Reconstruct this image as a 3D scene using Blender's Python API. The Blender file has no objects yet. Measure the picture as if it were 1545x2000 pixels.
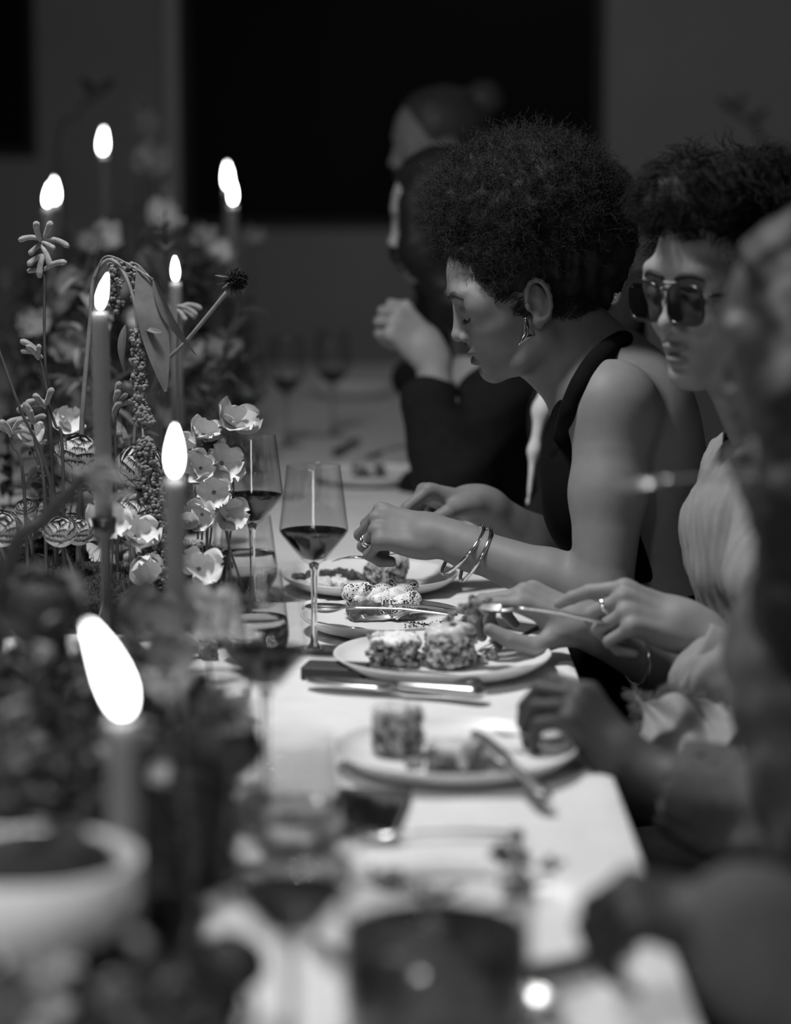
import bpy, math, random
import numpy as np
from mathutils import Vector, Matrix

# ------------------------------------------------------------------ camera, world, lights, exposure
scene = bpy.context.scene
COL = scene.collection
FPX = 4722.0                       # focal length in pixels of the 1545x2000 frame (85 mm on a 36 mm tall sensor)
CAM = np.array([0.0, 0.0, 1.40])
TABLE_Z = 0.75
PITCH = math.atan(700.0 / FPX)
cam_d = bpy.data.cameras.new('camera')
cam = bpy.data.objects.new('camera', cam_d); COL.objects.link(cam)
cam_d.sensor_fit = 'VERTICAL'; cam_d.sensor_height = 36.0; cam_d.lens = 85.0
cam.location = CAM.tolist(); cam.rotation_euler = (math.pi/2 - PITCH, 0, 0)
cam_d.dof.use_dof = True; cam_d.dof.focus_distance = 3.36; cam_d.dof.aperture_fstop = 1.9
cam_d.clip_start = 0.05
scene.camera = cam
world = bpy.data.worlds.new('World'); scene.world = world
world.use_nodes = True
world.node_tree.nodes['Background'].inputs[0].default_value = (1, 1, 1, 1)
world.node_tree.nodes['Background'].inputs[1].default_value = 0.002
vs = scene.view_settings
vs.view_transform = 'Standard'; vs.look = 'None'; vs.gamma = 1.0; vs.exposure = 0.0; vs.use_curve_mapping = False
scene.cycles.transparent_max_bounces = 40; scene.cycles.max_bounces = 14; scene.cycles.transmission_bounces = 14

def area(name, loc, target, size, power, sy=None, spread=math.pi):
    l = bpy.data.lights.new(name, 'AREA'); l.energy = power; l.size = size; l.spread = spread
    if sy: l.shape = 'RECTANGLE'; l.size_y = sy
    o = bpy.data.objects.new(name, l); COL.objects.link(o); o.location = loc
    o.rotation_euler = (Vector(target) - Vector(loc)).to_track_quat('-Z', 'Y').to_euler()
    return o
area('ceiling_lamp_light', (-0.42, 3.0, 2.5), (-0.1, 2.85, 0.75), 0.28, 36.0)
area('room_lamp_light', (-0.06, -2.3, 1.50), (0.1, 3.4, 1.0), 0.6, 6.5, 0.5)
area('near_fill_light', (-0.7, 0.4, 2.6), (-0.36, 1.3, 0.75), 0.3, 8.0, None, 1.5)  # added fill, no such fixture: brightens the near bowl and cloth
area('back_wall_fill_light', (0.6, 6.2, 2.85), (0.5, 8.6, 1.6), 0.4, 5.0)  # added fill, no such fixture: lifts the back wall in place of ambient light

FWD = np.array([0, math.cos(PITCH), -math.sin(PITCH)]); UPV = np.array([0, math.sin(PITCH), math.cos(PITCH)]); RGT = np.array([1.0, 0, 0])
def W(px, py, d):                  # a point seen at photo pixel (px, py), d metres deep along the lens axis
    return CAM + d*FWD + (px-772.5)/FPX*d*RGT - (py-1000.0)/FPX*d*UPV
def T(px, py, h=0.0):              # a point on the horizontal plane h above the table top
    r = FWD + (px-772.5)/FPX*RGT - (py-1000.0)/FPX*UPV
    return CAM + r*((TABLE_Z + h - CAM[2])/r[2])
def TD(px, d, h=0.0):              # a point h above the table, at column px and lens depth d
    z = TABLE_Z + h; y = (d - (CAM[2]-z)*math.sin(PITCH))/math.cos(PITCH)
    return np.array([(px-772.5)/FPX*d, y, z])

# ------------------------------------------------------------------ materials (all greys: a black and white photograph)
MATS = {}
def mat(name, v=0.5, rough=0.5, var=0.0, scale=20.0, bump=0.0, bscale=None, metal=0.0, spec=0.5, sss=0.0, trans=0.0, ior=1.45, tone=False,
        sheen=0.0, detail=4.0, contrast=None, coat=0.0, sssr=0.02):
    if name in MATS: return MATS[name]
    m = bpy.data.materials.new(name); m.use_nodes = True; MATS[name] = m
    nt = m.node_tree; N = nt.nodes; L = nt.links; b = N['Principled BSDF']
    b.inputs['Base Color'].default_value = (v, v, v, 1); b.inputs['Roughness'].default_value = rough
    b.inputs['Metallic'].default_value = metal; b.inputs['Specular IOR Level'].default_value = spec
    b.inputs['IOR'].default_value = ior; b.inputs['Transmission Weight'].default_value = trans
    b.inputs['Coat Weight'].default_value = coat
    if sss: b.inputs['Subsurface Weight'].default_value = sss; b.inputs['Subsurface Radius'].default_value = (1, 1, 1); b.inputs['Subsurface Scale'].default_value = sssr
    if sheen: b.inputs['Sheen Weight'].default_value = sheen
    tc = N.new('ShaderNodeTexCoord')
    if var or tone or contrast:
        nz = N.new('ShaderNodeTexNoise'); nz.inputs['Scale'].default_value = scale; nz.inputs['Detail'].default_value = detail
        L.new(tc.outputs['Object'], nz.inputs['Vector'])
        rp = N.new('ShaderNodeMapRange'); L.new(nz.outputs['Fac'], rp.inputs['Value'])
        c0, c1 = contrast if contrast else (0.3, 0.7)
        rp.inputs['From Min'].default_value = c0; rp.inputs['From Max'].default_value = c1
        rp.inputs['To Min'].default_value = max(0.0, v*(1-var)); rp.inputs['To Max'].default_value = v*(1+var)
        out = rp.outputs[0]
        if tone:
            at = N.new('ShaderNodeAttribute'); at.attribute_name = 'tone'
            mu = N.new('ShaderNodeMath'); mu.operation = 'MULTIPLY'
            L.new(out, mu.inputs[0]); L.new(at.outputs['Fac'], mu.inputs[1]); out = mu.outputs[0]
        L.new(out, b.inputs['Base Color'])
    if bump:
        bn = N.new('ShaderNodeTexNoise'); bn.inputs['Scale'].default_value = bscale or scale*3; bn.inputs['Detail'].default_value = 5
        L.new(tc.outputs['Object'], bn.inputs['Vector'])
        bp = N.new('ShaderNodeBump'); bp.inputs['Strength'].default_value = bump; bp.inputs['Distance'].default_value = 0.002
        L.new(bn.outputs['Fac'], bp.inputs['Height']); L.new(bp.outputs['Normal'], b.inputs['Normal'])
    return m
def thin_glass(name, tint=0.93, edge=0.35):      # a thin shell: clear face on, darker where it is seen edge on, with Fresnel reflection
    m = bpy.data.materials.new(name); m.use_nodes = True; MATS[name] = m
    nt = m.node_tree; N = nt.nodes; L = nt.links
    for n in list(N): N.remove(n)
    out = N.new('ShaderNodeOutputMaterial'); mx = N.new('ShaderNodeMixShader'); tr = N.new('ShaderNodeBsdfTransparent'); gl = N.new('ShaderNodeBsdfGlossy')
    gl.inputs['Roughness'].default_value = 0.002
    lw = N.new('ShaderNodeLayerWeight'); lw.inputs['Blend'].default_value = 0.5
    pw = N.new('ShaderNodeMath'); pw.operation = 'POWER'; pw.inputs[1].default_value = 6.0; L.new(lw.outputs['Facing'], pw.inputs[0])
    mr = N.new('ShaderNodeMapRange'); L.new(pw.outputs[0], mr.inputs['Value']); mr.inputs['To Min'].default_value = tint; mr.inputs['To Max'].default_value = edge
    fr = N.new('ShaderNodeMath'); fr.operation = 'MULTIPLY_ADD'; p2 = N.new('ShaderNodeMath'); p2.operation = 'POWER'; p2.inputs[1].default_value = 8.0; L.new(lw.outputs['Facing'], p2.inputs[0])
    L.new(p2.outputs[0], fr.inputs[0]); fr.inputs[1].default_value = 0.45; fr.inputs[2].default_value = 0.05
    L.new(mr.outputs[0], tr.inputs['Color']); L.new(fr.outputs[0], mx.inputs[0]); L.new(tr.outputs[0], mx.inputs[1]); L.new(gl.outputs[0], mx.inputs[2])
    L.new(mx.outputs[0], out.inputs['Surface'])
    return m
def emit(name, v, strength):
    m = bpy.data.materials.new(name); m.use_nodes = True; MATS[name] = m
    b = m.node_tree.nodes['Principled BSDF']; b.inputs['Base Color'].default_value = (0, 0, 0, 1)
    b.inputs['Emission Color'].default_value = (v, v, v, 1); b.inputs['Emission Strength'].default_value = strength
    return m

# ------------------------------------------------------------------ objects
def tag(o, label=None, cat=None, group=None, kind=None):
    if label: o['label'] = label
    if cat: o['category'] = cat
    if group: o['group'] = group
    if kind: o['kind'] = kind
    return o
def thing(name, label, cat, loc=(0, 0, 0), rz=0.0, group=None):
    o = bpy.data.objects.new(name, None); COL.objects.link(o); o.location = [float(v) for v in loc]; o.rotation_euler = (0, 0, rz)
    o.empty_display_size = 0.05
    return tag(o, label, cat, group)
def mesh_data(name, V, F, smooth=True):
    me = bpy.data.meshes.new(name)
    if isinstance(V, np.ndarray): V = V.tolist()
    me.from_pydata(V, [], F if isinstance(F, list) else F.tolist())
    me.polygons.foreach_set('use_smooth', [smooth]*len(me.polygons)); me.update()
    return me
def put(name, me, m=None, parent=None, world=False, loc=None, rot=None, scale=None):
    o = bpy.data.objects.new(name, me); COL.objects.link(o)
    if m is not None and not me.materials: me.materials.append(m)
    if parent is not None:
        o.parent = parent
        if world: o.matrix_parent_inverse = parent.matrix_basis.inverted()
    if loc is not None: o.location = [float(v) for v in loc]
    if rot is not None: o.rotation_euler = rot
    if scale is not None: o.scale = (scale,)*3 if not hasattr(scale, '__len__') else scale
    return o
def copy_tree(o, parent=None):
    c = o.copy(); COL.objects.link(c); c.parent = parent
    if parent is not None: c.matrix_parent_inverse = o.matrix_parent_inverse.copy()
    for ch in list(o.children): copy_tree(ch, c)
    return c
class MB:                                         # collects verts and faces of ONE mesh
    def __init__(s): s.v = []; s.f = []
    def add(s, V, F):
        n = len(s.v); s.v.extend([tuple(map(float, p)) for p in V]); s.f.extend([tuple(i+n for i in f) for f in F])
    def me(s, name, smooth=True): return mesh_data(name, s.v, s.f, smooth)
def basis(d):
    d = np.asarray(d, float); d = d/np.linalg.norm(d)
    a = np.array([0, 0, 1.0]) if abs(d[2]) < 0.9 else np.array([1.0, 0, 0])
    u = np.cross(a, d); u /= np.linalg.norm(u); return u, np.cross(d, u), d
def tube_vf(P, R, n=8, cap=True, flat=1.0):
    P = np.asarray(P, float); m = len(P)
    R = np.full(m, R) if np.isscalar(R) else np.asarray(R, float)
    tan = np.gradient(P, axis=0); tan /= (np.linalg.norm(tan, axis=1, keepdims=True)+1e-12)
    u, v, _ = basis(tan[0]); V = []; F = []
    ang = np.linspace(0, 2*math.pi, n, endpoint=False)
    for i in range(m):
        u = u - tan[i]*np.dot(u, tan[i]); u /= np.linalg.norm(u); v = np.cross(tan[i], u)
        V.append(P[i] + R[i]*(np.cos(ang)[:, None]*u + flat*np.sin(ang)[:, None]*v))
    V = np.concatenate(V)
    for i in range(m-1):
        for j in range(n):
            k = (j+1) % n; F.append((i*n+j, i*n+k, (i+1)*n+k, (i+1)*n+j))
    if cap: F.append(tuple(range(n))[::-1]); F.append(tuple(range((m-1)*n, m*n)))
    return V, F
def bez(*pts, n=16):                              # Catmull-Rom through the points
    P = [np.asarray(p, float) for p in pts]; P = [2*P[0]-P[1]] + P + [2*P[-1]-P[-2]]; out = []
    for i in range(1, len(P)-2):
        for t in np.linspace(0, 1, n, endpoint=False):
            a, b, c, d = P[i-1], P[i], P[i+1], P[i+2]
            out.append(0.5*((2*b)+(c-a)*t+(2*a-5*b+4*c-d)*t*t+(3*b-a-3*c+d)*t**3))
    out.append(P[-2]); return np.array(out)
def lathe(prof, n=48, closed=False):
    V = []; F = []; idx = []
    for r, z in prof:
        if r < 1e-6: idx.append([len(V)]); V.append((0, 0, z))
        else:
            idx.append(list(range(len(V), len(V)+n)))
            V += [(r*math.cos(2*math.pi*j/n), r*math.sin(2*math.pi*j/n), z) for j in range(n)]
    m = len(prof); rng = range(m if closed else m-1)
    for i in rng:
        a, b = idx[i], idx[(i+1) % m]
        for j in range(n):
            k = (j+1) % n
            if len(a) == 1 and len(b) == 1: continue
            if len(a) == 1: F.append((a[0], b[k], b[j]))
            elif len(b) == 1: F.append((a[j], a[k], b[0]))
            else: F.append((a[j], a[k], b[k], b[j]))
    return V, F
def box_vf(c, h, R=None):
    V = [np.array([sx*h[0], sy*h[1], sz*h[2]]) for sx in (-1, 1) for sy in (-1, 1) for sz in (-1, 1)]
    if R is not None: V = [R@p for p in V]
    V = [p+np.asarray(c, float) for p in V]
    return V, [(0, 1, 3, 2), (4, 6, 7, 5), (0, 4, 5, 1), (2, 3, 7, 6), (0, 2, 6, 4), (1, 5, 7, 3)]
def bevel_box(name, sx, sy, sz, bev=0.003, seg=2):
    import bmesh
    bm = bmesh.new(); bmesh.ops.create_cube(bm, size=1.0)
    for v in bm.verts: v.co = (v.co.x*sx, v.co.y*sy, v.co.z*sz)
    bmesh.ops.bevel(bm, geom=bm.edges[:], offset=bev, segments=seg, affect='EDGES', profile=0.7)
    me = bpy.data.meshes.new(name); bm.to_mesh(me); bm.free(); me.polygons.foreach_set('use_smooth', [True]*len(me.polygons)); return me

# ------------------------------------------------------------------ solid shapes: a smooth union of tapered limbs and ellipsoids turned into one surface
class Field:
    def __init__(s): s.p = []; s.post = None
    def _a(s, fn, c, r, op, k): s.p.append((fn, np.asarray(c, float), float(r), op, k))
    def cone(s, a, b, ra, rb, k=0.012, op='+'):
        a = np.asarray(a, float); b = np.asarray(b, float); ab = b-a; L2 = float(ab@ab)+1e-12
        def fn(P):
            q = P-a; t = np.clip(q@ab/L2, 0, 1)
            return np.sqrt(((q-t[:, None]*ab)**2).sum(1)) - (ra+(rb-ra)*t)
        s._a(fn, (a+b)/2, math.sqrt(L2)/2+max(ra, rb), op, k)
    def chain(s, pts, rad, k=0.012, op='+'):
        for i in range(len(pts)-1): s.cone(pts[i], pts[i+1], rad[i], rad[i+1], k, op)
    def ell(s, c, r, M=None, k=0.012, op='+'):
        c = np.asarray(c, float); r = np.asarray(r, float)*np.ones(3); M = np.eye(3) if M is None else np.asarray(M, float)
        def fn(P):
            q = (P-c)@M; k0 = np.sqrt(((q/r)**2).sum(1)); k1 = np.sqrt(((q/(r*r))**2).sum(1))+1e-9
            return np.where(k0 < 1e-4, -r.min(), k0*(k0-1)/k1)
        s._a(fn, c, r.max(), op, k)
    def box(s, c, h, M=None, rnd=0.005, k=0.01, op='+'):
        c = np.asarray(c, float); h = np.asarray(h, float); M = np.eye(3) if M is None else np.asarray(M, float)
        def fn(P):
            q = np.abs((P-c)@M)-(h-rnd)
            return np.sqrt((np.maximum(q, 0)**2).sum(1)) + np.minimum(q.max(1), 0) - rnd
        s._a(fn, c, np.linalg.norm(h), op, k)
    def cut(s, c, n, k=0.004):                    # keep the side of the plane that n points away from
        c = np.asarray(c, float); n = np.asarray(n, float); n = n/np.linalg.norm(n)
        s._a(lambda P: (P-c)@n, c, 1e9, '&', k)
    def val(s, P, prims=None):
        f = np.full(len(P), 1e3)
        for fn, c, r, op, k in (s.p if prims is None else prims):
            g = fn(P)
            if op == '+': h = np.maximum(k-np.abs(f-g), 0)/k; f = np.minimum(f, g)-h*h*k/4
            else:
                if op == '-': g = -g
                h = np.maximum(k-np.abs(f-g), 0)/k; f = np.maximum(f, g)+h*h*k/4
        if s.post is not None: f = f + s.post(P)
        return f
    def hit(s, o, d):                             # first surface point from o along d
        o = np.asarray(o, float); d = np.asarray(d, float); d = d/np.linalg.norm(d); t = 0.0
        for _ in range(80):
            v = float(s.val((o+d*t)[None])[0])
            if v < 2e-4: break
            t += max(v*0.7, 2e-4)
        return o+d*t
    def bounds(s):
        lo = np.full(3, 1e9); hi = -lo
        for fn, c, r, op, k in s.p:
            if op == '+': lo = np.minimum(lo, c-r); hi = np.maximum(hi, c+r)
        return lo, hi
    def mesh(s, name, vox, tone=None, smooth=2, N=20, lo=None, hi=None, one=False):
        l, h = s.bounds(); lo = l if lo is None else np.maximum(l, lo); hi = h if hi is None else np.minimum(h, hi)
        lo = lo-3*vox; nb = np.ceil((hi+3*vox-lo)/(vox*N)).astype(int)
        half = vox*N*0.5*math.sqrt(3)
        g = np.arange(N+1); I, J, K = [a.ravel() for a in np.meshgrid(g, g, g, indexing='ij')]
        loc = np.stack([I, J, K], 1).astype(float)*vox
        NY, NZ = int(nb[1])*N+4, int(nb[2])*N+4
        ids, pos, quads = [], [], []
        pc = np.array([p[1] for p in s.p]); pr = np.array([p[2]+2*p[4] for p in s.p]); un = np.array([p[3] == '+' for p in s.p])
        for bx in range(nb[0]):
            for by in range(nb[1]):
                for bz in range(nb[2]):
                    b0 = lo+np.array([bx, by, bz])*vox*N
                    sel = np.linalg.norm(pc-(b0+vox*N/2), axis=1) < pr+half+0.01
                    if not (sel & un).any(): continue
                    pl = [s.p[i] for i in np.nonzero(sel)[0]]
                    cv = s.val((b0+vox*N/2)[None], pl)[0]
                    if abs(cv) > half*2.2+0.02: continue
                    v = s.val(b0+loc, pl).reshape(N+1, N+1, N+1); ins = v < 0
                    if ins.all() or not ins.any(): continue
                    off = np.array([bx, by, bz])*N
                    cnt = sum(ins[a:N+a, b:N+b, c:N+c].astype(np.int8) for a in (0, 1) for b in (0, 1) for c in (0, 1))
                    act = np.argwhere((cnt > 0) & (cnt < 8)); acc = np.zeros((len(act), 3)); num = np.zeros(len(act))
                    for ax in range(3):
                        o1, o2 = [i for i in range(3) if i != ax]
                        for p in (0, 1):
                            for q in (0, 1):
                                a = act.copy(); a[:, o1] += p; a[:, o2] += q; b = a.copy(); b[:, ax] += 1
                                va = v[a[:, 0], a[:, 1], a[:, 2]]; vb = v[b[:, 0], b[:, 1], b[:, 2]]
                                cr = (va < 0) != (vb < 0); t = np.where(cr, va/np.where(va == vb, 1, va-vb), 0)
                                pt = a.astype(float); pt[:, ax] += t
                                acc += pt*cr[:, None]; num += cr
                    pos.append(b0+acc/num[:, None]*vox)
                    ga = act+off+1; ids.append((ga[:, 0]*NY+ga[:, 1])*NZ+ga[:, 2])
                    for ax in range(3):
                        o1, o2 = (ax+1) % 3, (ax+2) % 3
                        sl = [slice(0, N)]*3; s2 = list(sl); s2[ax] = slice(1, N+1)
                        A = ins[tuple(sl)]; e = np.argwhere(A != ins[tuple(s2)])
                        if not len(e): continue
                        st = A[e[:, 0], e[:, 1], e[:, 2]]; ge = e+off+1; c4 = []
                        for p, q in ((-1, -1), (0, -1), (0, 0), (-1, 0)):
                            gg = ge.copy(); gg[:, o1] += p; gg[:, o2] += q; c4.append((gg[:, 0]*NY+gg[:, 1])*NZ+gg[:, 2])
                        c4 = np.stack(c4, 1); c4[~st] = c4[~st][:, ::-1]; quads.append(c4)
        ids = np.concatenate(ids); pos = np.concatenate(pos); quads = np.concatenate(quads)
        od = np.argsort(ids); ids = ids[od]; pos = pos[od]
        ix = np.clip(np.searchsorted(ids, quads), 0, len(ids)-1); ok = (ids[ix] == quads).all(1); quads = ix[ok]
        if one:                                   # drop loose specks: keep the largest connected surface
            lab = np.arange(len(pos)); a_ = quads[:, [0, 1, 2, 3]].ravel(); b_ = quads[:, [1, 2, 3, 0]].ravel()
            while True:
                old = lab.copy(); m_ = np.minimum(lab[a_], lab[b_]); np.minimum.at(lab, a_, m_); np.minimum.at(lab, b_, m_)
                for _ in range(6): lab = lab[lab]
                if (old == lab).all(): break
            u_, c_ = np.unique(lab, return_counts=True); keep = lab == u_[c_.argmax()]; quads = quads[keep[quads[:, 0]]]
            ren = np.cumsum(keep)-1; pos = pos[keep]; quads = ren[quads]
        n = len(pos); e0 = np.concatenate([quads[:, i] for i in range(4)]); e1 = np.concatenate([quads[:, (i+1) % 4] for i in range(4)])
        deg = np.maximum(np.bincount(e0, minlength=n)+np.bincount(e1, minlength=n), 1)
        for it in range(smooth*2):
            avg = np.stack([(np.bincount(e0, pos[e1, c], n)+np.bincount(e1, pos[e0, c], n))/deg for c in range(3)], 1)
            pos = pos + (0.5 if it % 2 == 0 else -0.53)*(avg-pos)
        me = bpy.data.meshes.new(name)
        me.vertices.add(n); me.vertices.foreach_set('co', pos.astype(np.float32).ravel())
        me.loops.add(len(quads)*4); me.loops.foreach_set('vertex_index', quads.astype(np.int32).ravel())
        me.polygons.add(len(quads)); me.polygons.foreach_set('loop_start', np.arange(0, len(quads)*4, 4, dtype=np.int32))
        me.polygons.foreach_set('use_smooth', np.ones(len(quads), bool)); me.update(calc_edges=True); me.validate()
        at = me.attributes.new('tone', 'FLOAT', 'POINT')
        at.data.foreach_set('value', (np.ones(n) if tone is None else tone(pos)).astype(np.float32))
        return me
def wob(amp, sc, seed=0):                         # lumpy relief for food, moss and cloth
    rs = np.random.RandomState(seed); D = rs.randn(7, 3); D /= np.linalg.norm(D, axis=1, keepdims=True); ph = rs.rand(7)*6.28; fr = sc*(0.6+rs.rand(7)*1.4)
    def fn(P):
        f = 0
        for i in range(7): f = f + np.sin(P@D[i]*fr[i]+ph[i])
        return amp*f/3.0
    return fn
def hair_obj(name, S, rad, m, parent, tip=0.3):   # S: strands x points x 3
    S = np.asarray(S, np.float32); n, k = S.shape[:2]
    hc = bpy.data.hair_curves.new(name); hc.add_curves([k]*n)
    hc.attributes['position'].data.foreach_set('vector', S.ravel())
    ra = hc.attributes.get('radius') or hc.attributes.new('radius', 'FLOAT', 'POINT')
    ra.data.foreach_set('value', np.tile(np.linspace(rad, rad*tip, k), n).astype(np.float32))
    hc.materials.append(m)
    o = bpy.data.objects.new(name, hc); COL.objects.link(o); o.parent = parent
    if parent is not None: o.matrix_parent_inverse = parent.matrix_basis.inverted()
    return o
def nrm(v): v = np.asarray(v, float); return v/np.linalg.norm(v)
def rot_about(axis, a):
    return np.array(Matrix.Rotation(a, 3, Vector(axis)))

# ------------------------------------------------------------------ the room
M_wall = mat('wall_paint', 0.36, 0.9, 0.05, 3.0, 0.05, 90)
M_dark = mat('dark_frame', 0.03, 0.5)
M_floor = mat('floor_wood', 0.06, 0.5, 0.3, 4.0)
M_pane = mat('night_window_glass', 0.004, 0.45, spec=0.12)
def boxes(name, L, m, kind='structure', parent=None):
    b = MB()
    for (x0, x1, y0, y1, z0, z1) in L: b.add(*box_vf(((x0+x1)/2, (y0+y1)/2, (z0+z1)/2), ((x1-x0)/2, (y1-y0)/2, (z1-z0)/2)))
    o = put(name, b.me(name, False), m, parent)
    if kind and parent is None: o['kind'] = kind
    return o
X0, X1, Y0, Y1, ZC = -3.2, 3.2, -2.6, 8.6, 2.95
boxes('floor', [(X0, X1, Y0, Y1+0.15, -0.1, 0.0)], M_floor)
boxes('ceiling', [(X0, X1, Y0, Y1+0.15, ZC, ZC+0.1)], M_wall)
boxes('wall_left', [(X0-0.1, X0, Y0, Y1, 0, ZC)], M_wall)
boxes('wall_right', [(X1, X1+0.1, Y0, Y1, 0, ZC)], M_wall)
boxes('wall_front', [(X0, X1, Y0-0.1, Y0, 0, ZC)], M_wall)
WIN = [(-0.761, 0.738, 1.133, 2.7), (-2.4, -1.26, 1.383, 2.7)]
(wa0, wa1, wz0, wz1), (wb0, wb1, wy0, wy1) = WIN
boxes('wall_back', [(X0, wb0, Y1, Y1+0.15, 0, ZC), (wb0, wb1, Y1, Y1+0.15, 0, wy0), (wb0, wb1, Y1, Y1+0.15, wy1, ZC), (wb1, wa0, Y1, Y1+0.15, 0, ZC),
                    (wa0, wa1, Y1, Y1+0.15, 0, wz0), (wa0, wa1, Y1, Y1+0.15, wz1, ZC), (wa1, X1, Y1, Y1+0.15, 0, ZC)], M_wall)
boxes('baseboard_back', [(X0, X1, Y1-0.015, Y1, 0, 0.1)], M_wall)
M_trim = mat('window_trim', 0.55, 0.5)
for i, (a0, a1, z0, z1) in enumerate(WIN):
    w = bpy.data.objects.new('window_%d' % (i+1), None); COL.objects.link(w); w['kind'] = 'structure'
    f = 0.035
    boxes('window_frame', [(a0, a0+f, Y1+0.03, Y1+0.09, z0, z1), (a1-f, a1, Y1+0.03, Y1+0.09, z0, z1), (a0+f, a1-f, Y1+0.03, Y1+0.09, z0, z0+f), (a0+f, a1-f, Y1+0.03, Y1+0.09, z1-f, z1)], M_dark, None, w)
    boxes('pane', [(a0+f, a1-f, Y1+0.055, Y1+0.062, z0+f, z1-f)], M_pane, None, w)
    if i == 0: boxes('window_casing', [(a0-0.045, a0, Y1-0.025, Y1+0.03, z0, z1)], M_trim, None, w)

# ------------------------------------------------------------------ the table and its cloth
TX0, TX1, TY0, TY1 = -1.25, 0.222, 0.75, 7.5
M_wood = mat('table_wood', 0.12, 0.5, 0.3, 8.0)
tb = thing('dining_table', 'long dining table hidden under the white cloth', 'table', ((TX0+TX1)/2, (TY0+TY1)/2, 0))
b = MB(); b.add(*box_vf(((TX0+TX1)/2, (TY0+TY1)/2, TABLE_Z-0.022), ((TX1-TX0)/2-0.006, (TY1-TY0)/2-0.006, 0.016))); put('tabletop', b.me('tabletop', False), M_wood, tb, True)
for lx in (TX0+0.08, TX1-0.08):
    for ly in (TY0+0.15, TY1-0.15):
        b = MB(); b.add(*box_vf((lx, ly, (TABLE_Z-0.038)/2), (0.03, 0.03, (TABLE_Z-0.038)/2))); put('leg', b.me('leg', False), M_wood, tb, True)
def cloth_mesh():
    rs = np.random.RandomState(4)
    prof = []                                     # across the table: (x, drop below the top)
    drop = 0.17; r = 0.012
    for t in np.linspace(drop, 0.02, 14): prof.append((TX0-0.008, t, 1.0))
    for a in np.linspace(0, math.pi/2, 5)[1:]: prof.append((TX0-0.008+r*(1-math.cos(a)), r*(1-math.sin(a)), 0.0))
    nx = 130
    for x in np.linspace(TX0+0.02, TX1-0.02, nx): prof.append((x, 0.0, 0.0))
    for a in np.linspace(math.pi/2, 0, 5)[:-1]: prof.append((TX1+0.008-r*(1-math.cos(a)), r*(1-math.sin(a)), 0.0))
    for t in np.linspace(0.02, drop, 14): prof.append((TX1+0.008, t, 1.0))
    ys = np.linspace(TY0-0.01, TY1+0.01, 640); V = []; F = []; m = len(prof)
    creases = [(1.62, 0.0016, .02), (2.17, 0.0022, .012), (2.42, 0.0018, .012), (2.62, 0.0022, .01), (3.0, 0.0018, .012), (3.5, 0.002, .015), (4.1, 0.002, .015), (1.3, .002, .02), (1.95, .0018, .012), (4.5, .002, .015)]
    for y in ys:
        for (x, dz, hang) in prof:
            z = TABLE_Z+0.002-dz
            if not hang:
                z += 0.0006*math.sin(13*x+3*math.sin(2.1*y))*math.sin(17*y+2*math.sin(5*x)) + 0.0005*math.sin(41*y+6*x) + 0.0004*math.sin(60*x-23*y)
                for cy, am, wd in creases:
                    u = (y-cy-0.05*math.sin(3.1*x+cy*7)-0.02*x)/wd
                    if abs(u) < 4: z += 2.0*am*(math.exp(-u*u)-0.6*math.exp(-(u-1.6)**2))
                z = max(z, TABLE_Z+0.0002)
            else:
                k = (dz-0.02)/0.15; s = 1 if x > 0 else -1
                x = x + s*(0.028*k*(0.55+0.45*math.sin(13*y+2*math.sin(3.3*y)+s)) + 0.010*k*math.sin(31*y))
            V.append((x, y, z))
    for i in range(len(ys)-1):
        for j in range(m-1): F.append((i*m+j, i*m+j+1, (i+1)*m+j+1, (i+1)*m+j))
    return mesh_data('tablecloth', V, F)
M_cloth = mat('white_linen', 0.66, 0.85, 0.04, 30, 0.15, 700, sheen=0.1)
tag(put('tablecloth', cloth_mesh(), M_cloth), 'white linen cloth creased over the long dining table', 'tablecloth')

# ------------------------------------------------------------------ people
def skin_mat(name, v): return mat(name, v, 0.55, 0.05, 60, 0.12, 900, spec=0.3, tone=True, sss=0.12, sssr=0.006)
M_skinW = skin_mat('skin_woman', 0.172); M_skinM = skin_mat('skin_fair', 0.225); M_skinD = skin_mat('skin_pale', 0.30); M_skinS = skin_mat('skin_shade', 0.06)  # skin_shade: the near diner's shade is darkened into the skin colour
M_hair = mat('hair_dark', 0.012, 0.6, spec=0.25); M_hairM = mat('hair_brown', 0.009, 0.6, spec=0.12); M_hairL = mat('hair_light', 0.05, 0.5, spec=0.4)
M_black = mat('black_cloth', 0.0035, 0.9, 0.2, 40, 0.2, 400, spec=0.1); M_suit = mat('suit_cloth', 0.011, 0.9, 0.2, 60, 0.2, 500, spec=0.2)
M_shirt = mat('shirt_cloth', 0.22, 0.85, 0.05, 60, 0.25, 500); M_white = mat('white_shirt', 0.6, 0.85, 0.04, 60)
M_grey = mat('grey_knit', 0.09, 0.95, 0.15, 80, 0.4, 300, spec=0.2)
M_silver = mat('polished_silver', 0.82, 0.12, 0.05, 30, metal=1.0); M_brow = mat('brow_hair', 0.012, 0.7); M_nail = mat('finger_nail', 0.4, 0.25)

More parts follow.
